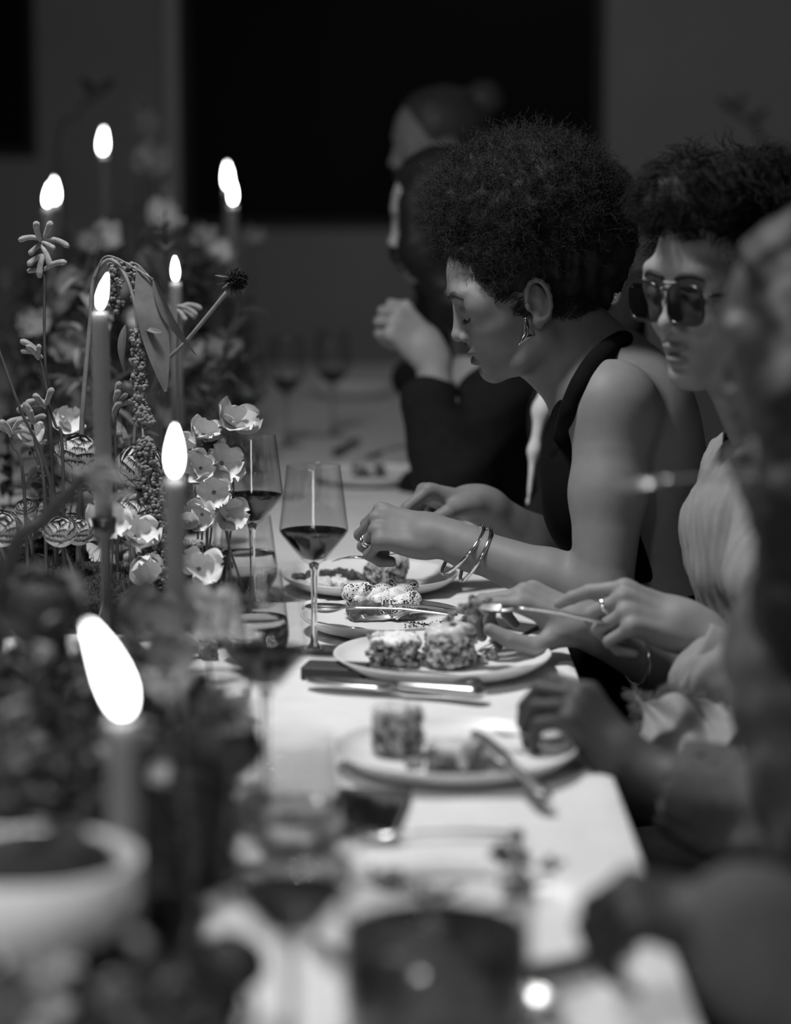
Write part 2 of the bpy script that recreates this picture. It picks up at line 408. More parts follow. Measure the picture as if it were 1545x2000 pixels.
def frame_from(fwd, up):
    f = nrm(fwd); u = np.asarray(up, float); u = nrm(u-f*(u@f)); return np.stack([f, np.cross(u, f), u], 1)   # columns: forward, left, up
def head(F, o, M, s=1.0, male=False, open_eyes=True):
    o = np.asarray(o, float)
    P = lambda f, l, u: o+s*(M@np.array([f, l, u]))
    E = lambda c, r, k=0.012, op='+', R=None: F.ell(P(*c), np.asarray(r)*s, M if R is None else M@R, k*s, op)
    C = lambda a, b, ra, rb, k=0.01, op='+': F.cone(P(*a), P(*b), ra*s, rb*s, k*s, op)
    E((-.008, 0, .032), (.098, .074, .085), .02)
    E((.028, 0, -.03), (.058, .061, .074), .03)
    E((.066, 0, -.062), (.026, .031, .03), .02)
    E((.068, 0, -.092), (.019, .024 if male else .021, .017), .014)
    for t in (1, -1):
        C((-.004, t*.05, -.068), (.034, t*.040, -.090), .019, .017, .02); C((.034, t*.040, -.090), (.066, t*.012, -.096), .017, .014, .018)
        E((.050, t*.043, -.028), (.028, .022, .028), .025)
        E((.076, t*.028, .028), (.014, .028, .011), .014)
        E((.060, t*.050, .006), (.022, .018, .020), .018)
    for t in (1, -1): E((.101, t*.034, -.002), (.019, .020, .0125), .010, '-')
    for t in (1, -1):
        E((.0745, t*.032, -.003), (.0135, .0145, .0130), .004)
        C((.0865, t*.019, .0035), (.0805, t*.047, -.001), .0025, .002, .006)
    C((.0865, 0, .004), (.0985, 0, -.027), .0066, .0080, .010); E((.1000, 0, -.031), (.0092, .0098, .0085), .006)
    for t in (1, -1): E((.0905, t*.0115, -.0365), (.0098, .0068, .0068), .005)
    for t in (1, -1): E((.098, t*.0062, -.0425), (.0055, .0030, .0035), .002, '-')
    E((.0885, 0, -.0585), (.0105, .0200, .0058), .004); E((.0865, 0, -.0738), (.0095, .0170, .0068), .004)
    E((.1000, 0, -.0662), (.012, .023, .0017), .003, '-')
    E((.094, 0, -.0845), (.008, .02, .0035), .006, '-')
    for t in (1, -1):                             # ears
        tilt = rot_about((0, 1, 0), 0.15)
        E((-.012, t*.0735, -.018), (.0165, .0065, .029), .006, '+', tilt)
        ring = []
        for a in np.linspace(-1.9, 2.9, 11): ring.append(P(-.013-.0165*math.cos(a-0.2), t*(.080+0.002*math.cos(a)), -.015+.0285*math.sin(a)))
        F.chain(ring, [.0036*s]*11, .003*s)
        E((-.0055, t*.0835, -.020), (.0078, .0085, .0135), .004, '-'); E((-.013, t*.083, -.001), (.0055, .006, .010), .004, '-')
        E((-.003, t*.0765, -.043), (.0075, .0048, .0105), .005); E((.0035, t*.0755, -.019), (.004, .0045, .006), .004)
    return P
def face_tone(o, M, s=1.0, lip=0.6):
    o = np.asarray(o, float)
    def fn(V):
        q = ((V-o)@M)/s; d = np.minimum(((q[:, 0]-.095)/.02)**2+(q[:, 1]/.021)**2+((q[:, 2]+.0585)/.0062)**2, ((q[:, 0]-.095)/.02)**2+(q[:, 1]/.018)**2+((q[:, 2]+.0735)/.0075)**2)
        return 1-(1-lip)*np.clip(1.6-d, 0, 1)
    return fn
def hand(F, w, x, z, side, curls, thumb, s=1.0, spread=(0.10, 0.02, -0.06, -0.14), tips=None):
    """w wrist, x towards the fingers, z out of the back of the hand; side +1 when the thumb lies along z x x. curls: four (a1,a2,a3) in degrees."""
    x = nrm(x); z = np.asarray(z, float); z = nrm(z-x*(z@x)); y = np.cross(z, x)*side; R = np.stack([x, y, z], 1); w = np.asarray(w, float)
    P = lambda a, b, c: w+s*(R@np.array([a, b, c]))
    k = 0.010*s
    F.box(P(.046, -.001, 0), np.array([.043, .036, .0125])*s, R, .0115*s, .02*s)
    F.cone(P(-.015, 0, 0), P(.02, 0, 0), .0235*s, .023*s, .02*s)
    F.ell(P(.03, .022, -.011), np.array([.028, .015, .013])*s, R, .012*s); F.ell(P(.032, -.024, -.009), np.array([.03, .012, .012])*s, R, .012*s)
    base = [(.089, .029, .001), (.092, .0095, .003), (.088, -.0105, .001), (.079, -.029, -.002)]
    leng = [(.043, .025, .021), (.047, .029, .022), (.043, .027, .022), (.034, .020, .019)]; rad = [.0094, .0096, .0090, .0080]; out = []
    for i in range(4):
        p = np.array(base[i]); F.ell(P(*(p+np.array([-.002, 0, .0015]))), np.array([.0125, .0098, .0098])*s, R, .008*s)
        F.cone(P(.035, base[i][1]*.7, .004), P(*(p+np.array([0, 0, .001]))), .006*s, .0078*s, .008*s)
        a = 0.0; sp = spread[i]; pts = [p.copy()]
        for j in range(3):
            a += math.radians(curls[i][j]); d = np.array([math.cos(a)*math.cos(sp), math.sin(sp)*abs(math.cos(a)), -math.sin(a)])
            p = p+nrm(d)*leng[i][j]; pts.append(p.copy())
        r = rad[i]; Pw = [P(*q) for q in pts]
        F.cone(Pw[0], Pw[1], r*s, r*.93*s, .005*s); F.cone(Pw[1], Pw[2], r*.95*s, r*.84*s, .003*s); F.cone(Pw[2], Pw[3], r*.85*s, r*.70*s, .003*s)
        up = np.array([-math.sin(-a)*1.0, 0, 0])
        out.append((Pw, R@np.array([math.sin(a), 0, math.cos(a)])))
    p = np.array([.022, .024, -.008]); pts = [p]
    for d, L in zip(thumb, (.046, .033, .027)): p = p+nrm(d)*L; pts.append(p)
    Pw = [P(*q) for q in pts]
    F.cone(Pw[0], Pw[1], .0145*s, .0115*s, .012*s); F.cone(Pw[1], Pw[2], .0115*s, .0102*s, .004*s); F.cone(Pw[2], Pw[3], .0104*s, .0082*s, .003*s)
    out.append((Pw, None))
    return P, out
def nail(parent, a, b, up, w=.0052, off=.0062):    # a small plate on the back of the last finger joint
    a, b = np.asarray(a), np.asarray(b); d = nrm(b-a); up = nrm(np.asarray(up)-d*(np.asarray(up)@d)); sd = np.cross(d, up); V = []; F = []
    for i in range(5):
        for j in range(5):
            u = (j-2)/2; v = i/4
            V.append(a+(b-a)*(0.42+0.66*v)+sd*w*u*(1-0.15*v*v)+up*(off-0.0026*u*u-0.0012*v))
    for i in range(4):
        for j in range(4): F.append((i*5+j, i*5+j+1, i*5+j+6, i*5+j+5))
    return put('nail', mesh_data('nail', V, F), M_nail, parent, True)
def strip(parent, name, F, pts, d, r, m, flat=0.5):
    Q = [F.hit(np.asarray(p)-np.asarray(d)*0.03, d) for p in pts]; n = len(Q)
    R = np.array([r*(0.25+0.75*math.sin(math.pi*min(1, (i+0.6)/(n*0.9)))) for i in range(n)])
    return put(name, mesh_data(name, *tube_vf(bez(*Q, n=4), np.interp(np.linspace(0, n-1, (n-1)*4+1), np.arange(n), R), 8)), m, parent, True)
def ring_on(parent, name, a, b, t, r, thick, m=None, flat=2.2):
    a, b = np.asarray(a), np.asarray(b); u, v, d = basis(b-a); c = a+(b-a)*t; ang = np.linspace(0, 2*math.pi, 25)
    pts = [c+r*(math.cos(q)*u+math.sin(q)*v) for q in ang]
    return put(name, mesh_data(name, *tube_vf(pts, thick, 8, False)), m or M_silver, parent, True)

# ---- the woman in the halter dress, in profile, head bowed over her plate
def woman():
    root = thing('person', 'woman with curly afro, black halter dress and two bangles bent over her plate', 'person', (0.42, 3.4, 0))
    F = Field(); d = 3.42
    pit = math.radians(20); yaw = math.radians(7)
    f = np.array([-math.cos(pit)*math.cos(yaw), -math.cos(pit)*math.sin(yaw), -math.sin(pit)]); M = frame_from(f, (0, 0, 1)); ho = W(1009, 567, d)
    P = head(F, ho, M, 1.0)
    nb = W(1160, 752, 3.45); F.cone(P(-.02, 0, -.05), nb, .052, .058, .03); F.cone(P(-.045, 0, -.03), W(1195, 715, 3.46), .040, .052, .03)
    F.cone(P(.012, 0, -.09), W(1130, 770, 3.44), .030, .040, .02)
    Mt = frame_from((-1, -0.06, -0.18), (-0.22, 0, 1))
    F.ell(W(1228, 905, 3.45), (.110, .150, .160), Mt, .03); F.ell(W(1268, 1060, 3.45), (.098, .132, .15), Mt, .04); F.ell(W(1295, 1235, 3.45), (.125, .160, .11), None, .04)
    F.ell(W(1232, 800, 3.45), (.082, .135, .09), Mt, .04)
    sh = W(1197, 798, 3.29); el = W(1176, 1168, 3.25); wr = W(856, 1048, 3.36)
    F.cone(W(1185, 770, 3.40), sh, .055, .052, .03); F.ell(sh+np.array([0, 0.005, 0.0]), (.060, .056, .064), None, .025)
    F.chain([sh, sh*.55+el*.45, el], [.054, .050, .039], .02); mid = el*.68+wr*.32
    F.chain([el, mid, el*.2+wr*.8, wr], [.040, .0375, .0280, .0250], .018)
    hx = nrm(W(715, 1022, 3.37)-wr); Ph, fg = hand(F, wr, hx, (-0.15, -0.62, 0.78), -1, [(62, 62, 30), (62, 66, 32), (66, 74, 36), (64, 86, 44)], [(.6, .35, -.7), (.85, -.1, -.5), (.85, -.3, -.4)], 0.98, (.04, .0, -.03, -.06))
    sr = W(1215, 800, 3.60); er = W(1105, 1105, 3.72); wrr = W(938, 985, 3.62)
    F.cone(W(1190, 775, 3.5), sr, .055, .050, .03); F.ell(sr, (.056, .055, .06), None, .025); F.chain([sr, sr*.5+er*.5, er], [.054, .049, .042], .02)
    F.chain([er, er*.6+wrr*.4, wrr], [.042, .038, .0275], .018)
    hr = nrm(W(795, 958, 3.60)-wrr)
    hand(F, wrr, hr, (-0.1, 0.25, 0.95), 1, [(48, 28, 14), (62, 52, 30), (66, 60, 36), (66, 66, 40)], [(.75, .45, -.45), (.75, .1, -.6), (.75, -.1, -.6)], 0.98)
    body = put('body', F.mesh('body', 0.0022, face_tone(ho, M, 1.0, 0.5), one=True), M_skinW, root, True)
    for i, (Pw, up) in enumerate(fg[:4]): nail(body, Pw[2], Pw[3], up)
    ring_on(body, 'finger_ring', fg[2][0][0], fg[2][0][1], 0.55, .0098, .0019); ring_on(body, 'finger_ring', fg[2][0][0], fg[2][0][1], 0.68, .0098, .0019)
    for (bx, by, ax, r) in ((903, 1086, (.74, .10, -.66), .0425), (927, 1101, (.86, .10, -.50), .0405)):     # two bangles hanging aslant on the forearm
        t = (bx-856)/320.0; c = wr+(el-wr)*t*1.05+np.array([0, -.004, -.005]); u, v, _ = basis(nrm(ax)); a = np.linspace(0, 2*math.pi, 49)
        put('bangle', mesh_data('bangle', *tube_vf([c+r*(math.cos(q)*u+math.sin(q)*v) for q in a], .0027, 10, False)), M_silver, root, True)
    # brow, lashes
    for t in (1, -1):
        strip(body, 'eyebrow', F, [P(.13, t*l, u) for l, u in ((.012, .0235), (.022, .027), (.034, .029), (.046, .026), (.054, .020))], -M[:, 0], .0048, M_brow)
        strip(body, 'eyelashes', F, [P(.13, t*l, u) for l, u in ((.021, -.009), (.027, -.0125), (.034, -.0135), (.041, -.0115), (.046, -.008))], -M[:, 0], .0021, M_brow)
        S = []
        for q in np.linspace(0, 1, 26):
            l = .022+.026*q; u = -.0095-.004*math.sin(math.pi*q); p0 = F.hit(P(.13, t*l, u), -M[:, 0]); S.append([p0+(M@np.array([.0035*j, t*.0012*j*q*2, -.0016*j-.0006*j*j*0]))*1.0 for j in np.linspace(0, 2.0, 4)])
        hair_obj('lash_hairs', S, .0004, M_brow, body)
    # earring: a silver triangular plate with swept corners
    e0, e1, e2 = W(1026, 619, 3.335), W(1012.5, 675, 3.335), W(1045, 655, 3.345); V = []; Fc = []; n = 10; ctr = (e0+e1+e2)/3
    nn = nrm(np.cross(e1-e0, e2-e0)); nn = nn if nn[1] < 0 else -nn
    for i in range(n+1):
        for j in range(n+1):
            a, b_ = i/n, j/n
            q = (e0+(W(1034, 626, 3.34)-e0)*b_)*(1-a)+(e1+(e2-e1)*b_)*a; q = q+(ctr-q)*0.22*math.sin(math.pi*b_)*a*a + (ctr-q)*.10*math.sin(math.pi*a)*(abs(b_-.5)*2)**2 + nn*0.004*math.sin(math.pi*b_)*math.sin(math.pi*a*.8)
            V.append(q)
    for i in range(n):
        for j in range(n): Fc.append((i*(n+1)+j, i*(n+1)+j+1, (i+1)*(n+1)+j+1, (i+1)*(n+1)+j))
    er_ = put('earring', mesh_data('earring', V, Fc), M_silver, root, True); so = er_.modifiers.new('s', 'SOLIDIFY'); so.thickness = 0.0012
    # halter dress: front shell, neck band, skirt
    D = Field()
    D.ell(W(1238, 915, 3.45), (.121, .146, .172), Mt, .03); D.ell(W(1265, 1060, 3.45), (.104, .137, .155), Mt, .04); D.ell(W(1142, 985, 3.39), (.060, .06, .085), Mt, .03); D.ell(W(1142, 985, 3.53), (.060, .06, .085), Mt, .03)
    D.cone(W(1172, 770, 3.40), W(1138, 900, 3.42), .048, .055, .03)
    D.cut(W(1232, 880, 3.3)*.0+W(1190, 900, 3.4), Mt@np.array([-1, 0, .15]), .01)
    D.cut(W(1150, 742, 3.4), (0.35, 0, 1), .01)
    put('halter_top', D.mesh('halter_top', .004), M_black, root, True)
    vd = nrm(FWD); bandp = []
    for (x, y) in ((1086, 930), (1093, 890), (1101, 850), (1110, 815), (1122, 780), (1138, 745), (1162, 709), (1190, 682), (1212, 668)):
        vd = nrm(W(x, y, 3.0)-CAM); c_ = [h for h in (F.hit(W(x, y, 2.95), vd), D.hit(W(x, y, 2.95), vd)) if h[1] < 4.0] or [W(x, y, 3.40)]; bandp.append(min(c_, key=lambda a: a[1])+vd*.005)
    bandp[0] = bandp[0]+vd*.045; bandp[1] = bandp[1]+vd*.016
    bandp += [W(1218, 668, 3.46), W(1200, 680, 3.53), W(1165, 730, 3.555), W(1135, 800, 3.54), W(1110, 880, 3.50)]
    B = bez(*bandp, n=6); put('halter_band', mesh_data('halter_band', *tube_vf(B, .0155, 14, True, 1.0)), M_black, root, True)
    K = Field(); K.ell(W(1290, 1275, 3.45), (.140, .175, .125), None, .03); K.ell(W(1290, 1185, 3.45), (.118, .150, .055), Mt, .03)
    for dd in (-.1, .1):
        hip = W(1290, 1290, 3.45+dd); hip[2] = .50; kn = hip+np.array([-.42, 0, -.02]); an = kn+np.array([.02, 0, -.46]); an[2] = 0.07
        K.chain([hip, kn, an], [.08, .065, .05], .04)
    put('skirt', K.mesh('skirt', .008), M_black, root, True)
    # hair: dark cap, puff and thousands of curls
    H = Field(); H.ell(P(-.018, 0, .040), (.100, .079, .085), M, .01); H.cut(P(.052, 0, .062), M@np.array([1, 0, -.35]), .012); H.cut(P(.0, 0, -.018), M@np.array([.45, 0, -1]), .012)
    H.ell(W(1040, 415, 3.42), (.118, .112, .108), None, .04); H.ell(W(1140, 470, 3.43), (.075, .085, .075), None, .04); H.ell(W(950, 400, 3.42), (.075, .08, .07), None, .03); H.ell(W(1135, 555, 3.45), (.045, .06, .05), None, .03)
    H.post = wob(.006, 130, 3)
    hm = H.mesh('hair', .0045); hc = put('hair', hm, M_hair, root, True)
    rs = np.random.RandomState(7); co = np.zeros(len(hm.vertices)*3); hm.vertices.foreach_get('co', co); co = co.reshape(-1, 3)
    nr = np.zeros(len(hm.vertices)*3); hm.vertices.foreach_get('normal', nr); nr = nr.reshape(-1, 3)
    cen = W(1045, 430, 3.42); q = (co-ho)@M; nap = (q[:, 2] < .03)
    idx = rs.choice(len(co), 19000); idx = idx[~(nap[idx] & (rs.rand(len(idx)) < .75))]; S = []; tt = np.linspace(0, 1, 22)
    for i in idx:
        dr = nrm(nr[i]*.55+nrm(co[i]-cen)*.4+rs.randn(3)*.6); u, v, _ = basis(dr); short = .35 if (q[i, 2] < .03 or q[i, 0] > .052 and q[i, 2] < .085) else 1.0
        cl = math.sin(co[i, 0]*70+1)*math.sin(co[i, 1]*70)*math.sin(co[i, 2]*75+2)
        L = (.006+.020*rs.rand()**1.8+.008*max(0, cl)*rs.rand())*short; tr = rs.uniform(2.5, 6.0)*(1 if rs.rand() < .5 else -1); ph = rs.rand()*6.28; cr = rs.uniform(.0016, .0045)*(.5+.5*short)
        a = ph+tr*6.28*tt*.6; lean = rs.randn(3)*.012*short
        S.append(co[i]-nr[i]*.003+dr*(L*tt)[:, None]+cr*np.minimum(1, tt*4)[:, None]*((np.cos(a)-math.cos(ph))[:, None]*u+(np.sin(a)-math.sin(ph))[:, None]*v)+lean*(tt**2)[:, None])
    hair_obj('curls', S, .00033, M_hair, hc, .5)
    bm_ = body.data; co = np.zeros(len(bm_.vertices)*3); bm_.vertices.foreach_get('co', co); co = co.reshape(-1, 3); q = (co-ho)@M; n1 = nrm([1, 0, -.35]); n2 = nrm([.45, 0, -1])
    d1 = (q-np.array([.052, 0, .062]))@n1; d2 = (q-np.array([.0, 0, -.018]))@n2; rr = (np.abs(q[:, 1]) < .085) & (q[:, 2] > -.06) & (q[:, 2] < .12) & (np.abs(q[:, 0]) < .12)
    band = np.nonzero(rr & (((d1 > -.01) & (d1 < .014) & (d2 < .0)) | ((d2 > -.01) & (d2 < .018) & (q[:, 0] < .03))) & ~((np.abs(q[:, 1]) > .07) & (q[:, 0] > -.04) & (q[:, 0] < .012)))[0]; S = []
    for i in rs.choice(band, 2600):
        e = M@np.array([-.012-.006*rs.rand(), rs.randn()*.003, .004+.004*rs.rand()]); w_ = rs.randn(3)*.0022; out = nrm(co[i]-P(-.02, 0, .02))
        S.append([co[i]+e*t+out*(.0015*math.sin(t*3.14)+.0004)+w_*math.sin(t*7) for t in np.linspace(0, 1, 7)])
    hair_obj('hairline', S, .00035, M_hair, hc, .4)
    return root
woman()

def torso(F, neck, hip, fwd, w=.20, dep=.115, g=0.0, k=.05):
    neck, hip = np.asarray(neck, float), np.asarray(hip, float); up = nrm(neck-hip); M = frame_from(np.asarray(fwd, float)-up*(np.asarray(fwd)@up), up); L = np.linalg.norm(neck-hip)
    A = lambda t, f=0.0: hip+(neck-hip)*t+M[:, 0]*f
    F.ell(A(.72, .01), (dep+g, w*.80+g, L*.27+g), M, k); F.ell(A(.45, .005), (dep*.92+g, w*.72+g, L*.3+g), M, k); F.ell(A(.08), (dep*1.05+g, w*.86+g, L*.24+g), M, k)
    F.cone(A(.90)+M[:, 1]*w*.72, A(.90)-M[:, 1]*w*.72, .055+g, .055+g, k)
    return M, (A(.86)+M[:, 1]*w, A(.86)-M[:, 1]*w)
def legs(F, hip, fwd, wd=.11, r=.09):
    hip = np.array(hip, float); hip[2] = .50; f = nrm([fwd[0], fwd[1], 0]); l = np.cross([0, 0, 1], f)
    for t in (1, -1):
        h = hip+l*wd*t; kn = h+f*.42+np.array([0, 0, -.02]); an = kn-f*.03; an[2] = .06
        F.chain([h, kn, an], [r*.9, .065, .05], .04); F.cone(an, an+f*.14+np.array([0, 0, -.02]), .045, .035, .03)
def glasses_obj(parent, P, M, s, m_frame, m_lens):
    for t in (1, -1):
        pts = []
        for a in np.linspace(0, 2*math.pi, 33)[:-1]:
            c, sn = math.cos(a), math.sin(a); l = .0345+.0275*np.sign(c)*abs(c)**.62; u = -.005+(.0205 if sn > 0 else .0245)*np.sign(sn)*abs(sn)**(.6 if sn > 0 else .85)
            if sn < 0 and t*0 == 0: l += -.005*abs(sn)*(1 if c < 0 else -0.6)
            pts.append(P(.102-.22*abs(l)**2*2-.0*l, t*l, u))
        pts.append(pts[0]); pts = np.array(pts)
        fr = put('rim', mesh_data('rim', *tube_vf(pts, .0021*s, 8, False)), m_frame, parent, True)
        c = pts[:-1].mean(0); V = [c]+list(pts[:-1]); Fc = [(0, i+1, (i+1) % 32+1) for i in range(32)]
        ln = put('lens', mesh_data('lens', V, Fc, True), m_lens, parent, True)
        arm = [P(.092, t*.064, .004), P(.07, t*.074, .003), P(.03, t*.079, .0), P(-.012, t*.080, -.004)]
        put('temple_arm', mesh_data('temple_arm', *tube_vf(bez(*arm, n=6), .0022*s, 8)), m_frame, parent, True)
    put('bridge', mesh_data('bridge', *tube_vf(bez(P(.101, .010, .008), P(.106, 0, .010), P(.101, -.010, .008), n=6), .0019*s, 8)), m_frame, parent, True)
    put('bridge', mesh_data('bridge', *tube_vf(bez(P(.098, .022, .0165), P(.106, 0, .0175), P(.098, -.022, .0165), n=6), .0014*s, 8)), m_frame, parent, True)
M_lens = thin_glass('smoked_lens', 0.22, 0.1); M_plast = mat('black_acetate', 0.01, 0.2)

# ---- the man with the aviator glasses
def glasses_man():
    root = thing('person', 'wavy-haired man in dark aviator glasses and a pale shirt, cutting his food', 'person', (0.58, 3.0, 0))
    F = Field(); ho = W(1424, 553, 3.10); yaw = math.radians(36); pit = math.radians(7); s = 1.11
    f = np.array([-math.cos(pit)*math.cos(yaw), -math.cos(pit)*math.sin(yaw), -math.sin(pit)]); M = frame_from(f, (0.04, 0, 1)); P = head(F, ho, M, s, True)
    nb = W(1540, 850, 3.14); F.cone(P(-.03, 0, -.05), nb, .058, .062, .03); F.cone(P(.0, 0, -.09), W(1495, 830, 3.1), .045, .05, .02)
    wl = W(1350, 1225, 3.02); el = W(1610, 1450, 2.95); wr = W(1150, 1222, 3.12); er = W(1480, 1400, 3.26)
    F.chain([el, wl*.55+el*.45, wl], [.044, .038, .027], .018); F.chain([er, wr*.5+er*.5, wr], [.044, .040, .0285], .018)
    _, fl = hand(F, wl, W(1165, 1168, 2.99)-wl, (-0.1, -0.62, 0.78), -1, [(40, 16, 8), (62, 62, 30), (68, 76, 36), (66, 84, 40)], [(.6, .35, -.7), (.85, -.1, -.5), (.85, -.3, -.4)], 1.04, (.10, 0, -.03, -.06))
    _, fr = hand(F, wr, W(1030, 1168, 3.12)-wr, (0.12, -0.25, 0.96), 1, [(22, 62, 48), (34, 62, 40), (44, 62, 40), (48, 62, 40)], [(.62, .62, -.48), (.97, .15, -.12), (1, .0, .06)], 1.06)
    body = put('body', F.mesh('body', .0026, face_tone(ho, M, s, .62), one=False), M_skinM, root, True)
    tp = fr[4][0]; nail(body, tp[2], tp[3], (0.1, -0.75, 0.65), .0068, .0078)
    for Pw, up in fl[:3]: nail(body, Pw[2], Pw[3], up)
    ring_on(body, 'finger_ring', fl[1][0][0], fl[1][0][1], .5, .0108, .0026)
    for t in (1, -1):
        strip(body, 'eyebrow', F, [P(.14, t*l, u) for l, u in ((.010, .0195), (.022, .0235), (.036, .0245), (.050, .0185))], -M[:, 0], .0042, M_brow)
    c = wr+(er-wr)*.26; u, v, _ = basis(nrm(er-wr)+np.array([.2, 0, .5])); a = np.linspace(0.3, 5.9, 40)
    put('bracelet', mesh_data('bracelet', *tube_vf([c+np.array([0, 0, -.006])+.040*(math.cos(q)*u+math.sin(q)*v) for q in a], .0036, 8, True, .5)), M_silver, root, True)
    g = thing('eyeglasses', 'dark aviator eyeglasses with smoked lenses on the wavy-haired man', 'eyeglasses', P(.09, 0, 0)); glasses_obj(g, P, M, s, M_plast, M_lens)
    # shirt
    C = Field(); hip = W(1600, 1420, 3.16); hip[2] = .62; Mt, _ = torso(C, W(1545, 868, 3.14), hip, (-1, -.25, 0), .21, .125, .012)
    C.ell(W(1500, 1030, 3.10), (.075, .10, .12), None, .04)
    sl = W(1560, 905, 2.97); C.chain([sl, W(1525, 1130, 2.93), W(1625, 1420, 2.95)], [.068, .064, .066], .03); C.chain([W(1560, 905, 3.32), W(1510, 1150, 3.36), W(1500, 1385, 3.30)], [.066, .062, .060], .03)
    C.chain([W(1625, 1420, 2.95), W(1480, 1385, 2.96), W(1395, 1335, 2.97)], [.068, .060, .056], .02)
    w5, w6 = wob(.0036, 95, 5), wob(.0016, 210, 6); C.post = lambda Q: w5(Q*np.array([1, 1, .45]))+w6(Q*np.array([1, 1, .5]))
    put('shirt', C.mesh('shirt', .004), M_shirt, root, True)
    # collar and loose cuff, open shells
    ax = nrm(W(1540, 1420, 2.97)-W(1335, 1310, 2.98)); uu = nrm(np.cross(ax, (0, 1, 0))); vv = np.cross(ax, uu); V = []; Fc = []; n = 40
    for i, t in enumerate((0, .006, .03, .06, .085, .09, .13)):
        for j in range(n):
            a = 2*math.pi*j/n; r = (.0655, .0675, .066, .0645, .0635, .0605, .058)[i]*(1+.05*math.sin(3*a+1)); V.append(W(1335, 1312, 2.98)+ax*t+r*(1.0*math.cos(a)*uu+.82*math.sin(a)*vv))
    for i in range(6):
        for j in range(n): Fc.append((i*n+j, i*n+(j+1) % n, (i+1)*n+(j+1) % n, (i+1)*n+j))
    cf = put('cuff', mesh_data('cuff', V, Fc), M_shirt, root, True); so = cf.modifiers.new('s', 'SOLIDIFY'); so.thickness = .003
    V = []; Fc = []; n = 28; nk = nrm(P(-.02, 0, -.05)-nb); uu = nrm(np.cross(nk, (0, 1, 0.01))); vv = np.cross(nk, uu)
    for i, (t, r) in enumerate(((-.01, .070), (.03, .074), (.034, .077), (.0, .092))):
        for j in range(n):
            a = 2*math.pi*j/n+.4; V.append(nb+nk*t+r*(math.cos(a)*uu+math.sin(a)*vv))
    for i in range(3):
        for j in range(n-3): Fc.append((i*n+j, i*n+(j+1) % n, (i+1)*n+(j+1) % n, (i+1)*n+j))
    co_ = put('collar', mesh_data('collar', V, Fc), M_shirt, root, True); so = co_.modifiers.new('s', 'SOLIDIFY'); so.thickness = .002
    K = Field(); legs(K, hip, (-1, -.1, 0)); K.ell(hip+np.array([0, 0, -.03]), (.15, .17, .1), None, .04); put('trousers', K.mesh('trousers', .009), M_suit, root, True)
    # hair
    H = Field(); H.ell(P(-.016, 0, .045), np.array([.106, .084, .088])*s, M, .01); H.cut(P(.046, 0, .070), M@np.array([1, 0, -.5]), .012); H.cut(P(-.01, 0, -.02), M@np.array([.8, 0, -1]), .012)
    H.ell(P(.03, 0, .105), np.array([.07, .07, .04])*s, M, .03); H.ell(P(-.04, 0, .10), np.array([.07, .075, .045])*s, M, .03); H.post = wob(.004, 120, 8)
    hm = H.mesh('hair', .0045); hc = put('hair', hm, M_hairM, root, True)
    rs = np.random.RandomState(3); co = np.zeros(len(hm.vertices)*3); hm.vertices.foreach_get('co', co); co = co.reshape(-1, 3); nr = np.zeros(len(hm.vertices)*3); hm.vertices.foreach_get('normal', nr); nr = nr.reshape(-1, 3)
    q = ((co-ho)@M)/s; ok = np.nonzero((q[:, 2] > .0))[0]; idx = rs.choice(ok, 4200); S = []; tt = np.linspace(0, 1, 20); cl = {}
    for i in idx:
        key = (int(q[i, 0]*34+20), int(q[i, 1]*34+50), int(q[i, 2]*34+20))
        if key not in cl: cl[key] = (rs.randn(3)*.35, rs.rand()*6.28, rs.uniform(.7, 1.4), rs.uniform(.004, .009))
        bd, ph, fr_, am = cl[key]; fr_ = fr_+rs.randn()*.025
        front = max(0, min(1, (q[i, 0]+.02)/.08)); sw = np.array([.85*front+.1, .30*np.sign(q[i, 1])+.1, -.10+.15*front])
        dr = nrm(nr[i]*.20+M@(sw+bd*.6)+rs.randn(3)*.05); u, v, _ = basis(dr); L = (.040+.025*rs.rand())*(.75-.25*front); a = ph+fr_*6.28*tt
        drop = np.array([0, 0, -1.0])*.012*(tt**2)[:, None]*(.3+.4*front)
        S.append(co[i]-nr[i]*.002+dr*(L*tt)[:, None]+am*tt[:, None]*((np.cos(a)-math.cos(ph))[:, None]*u+(np.sin(a)-math.sin(ph))[:, None]*v)+drop)
    hair_obj('locks', S, .0006, M_hairM, hc, .4)
    return root
glasses_man()

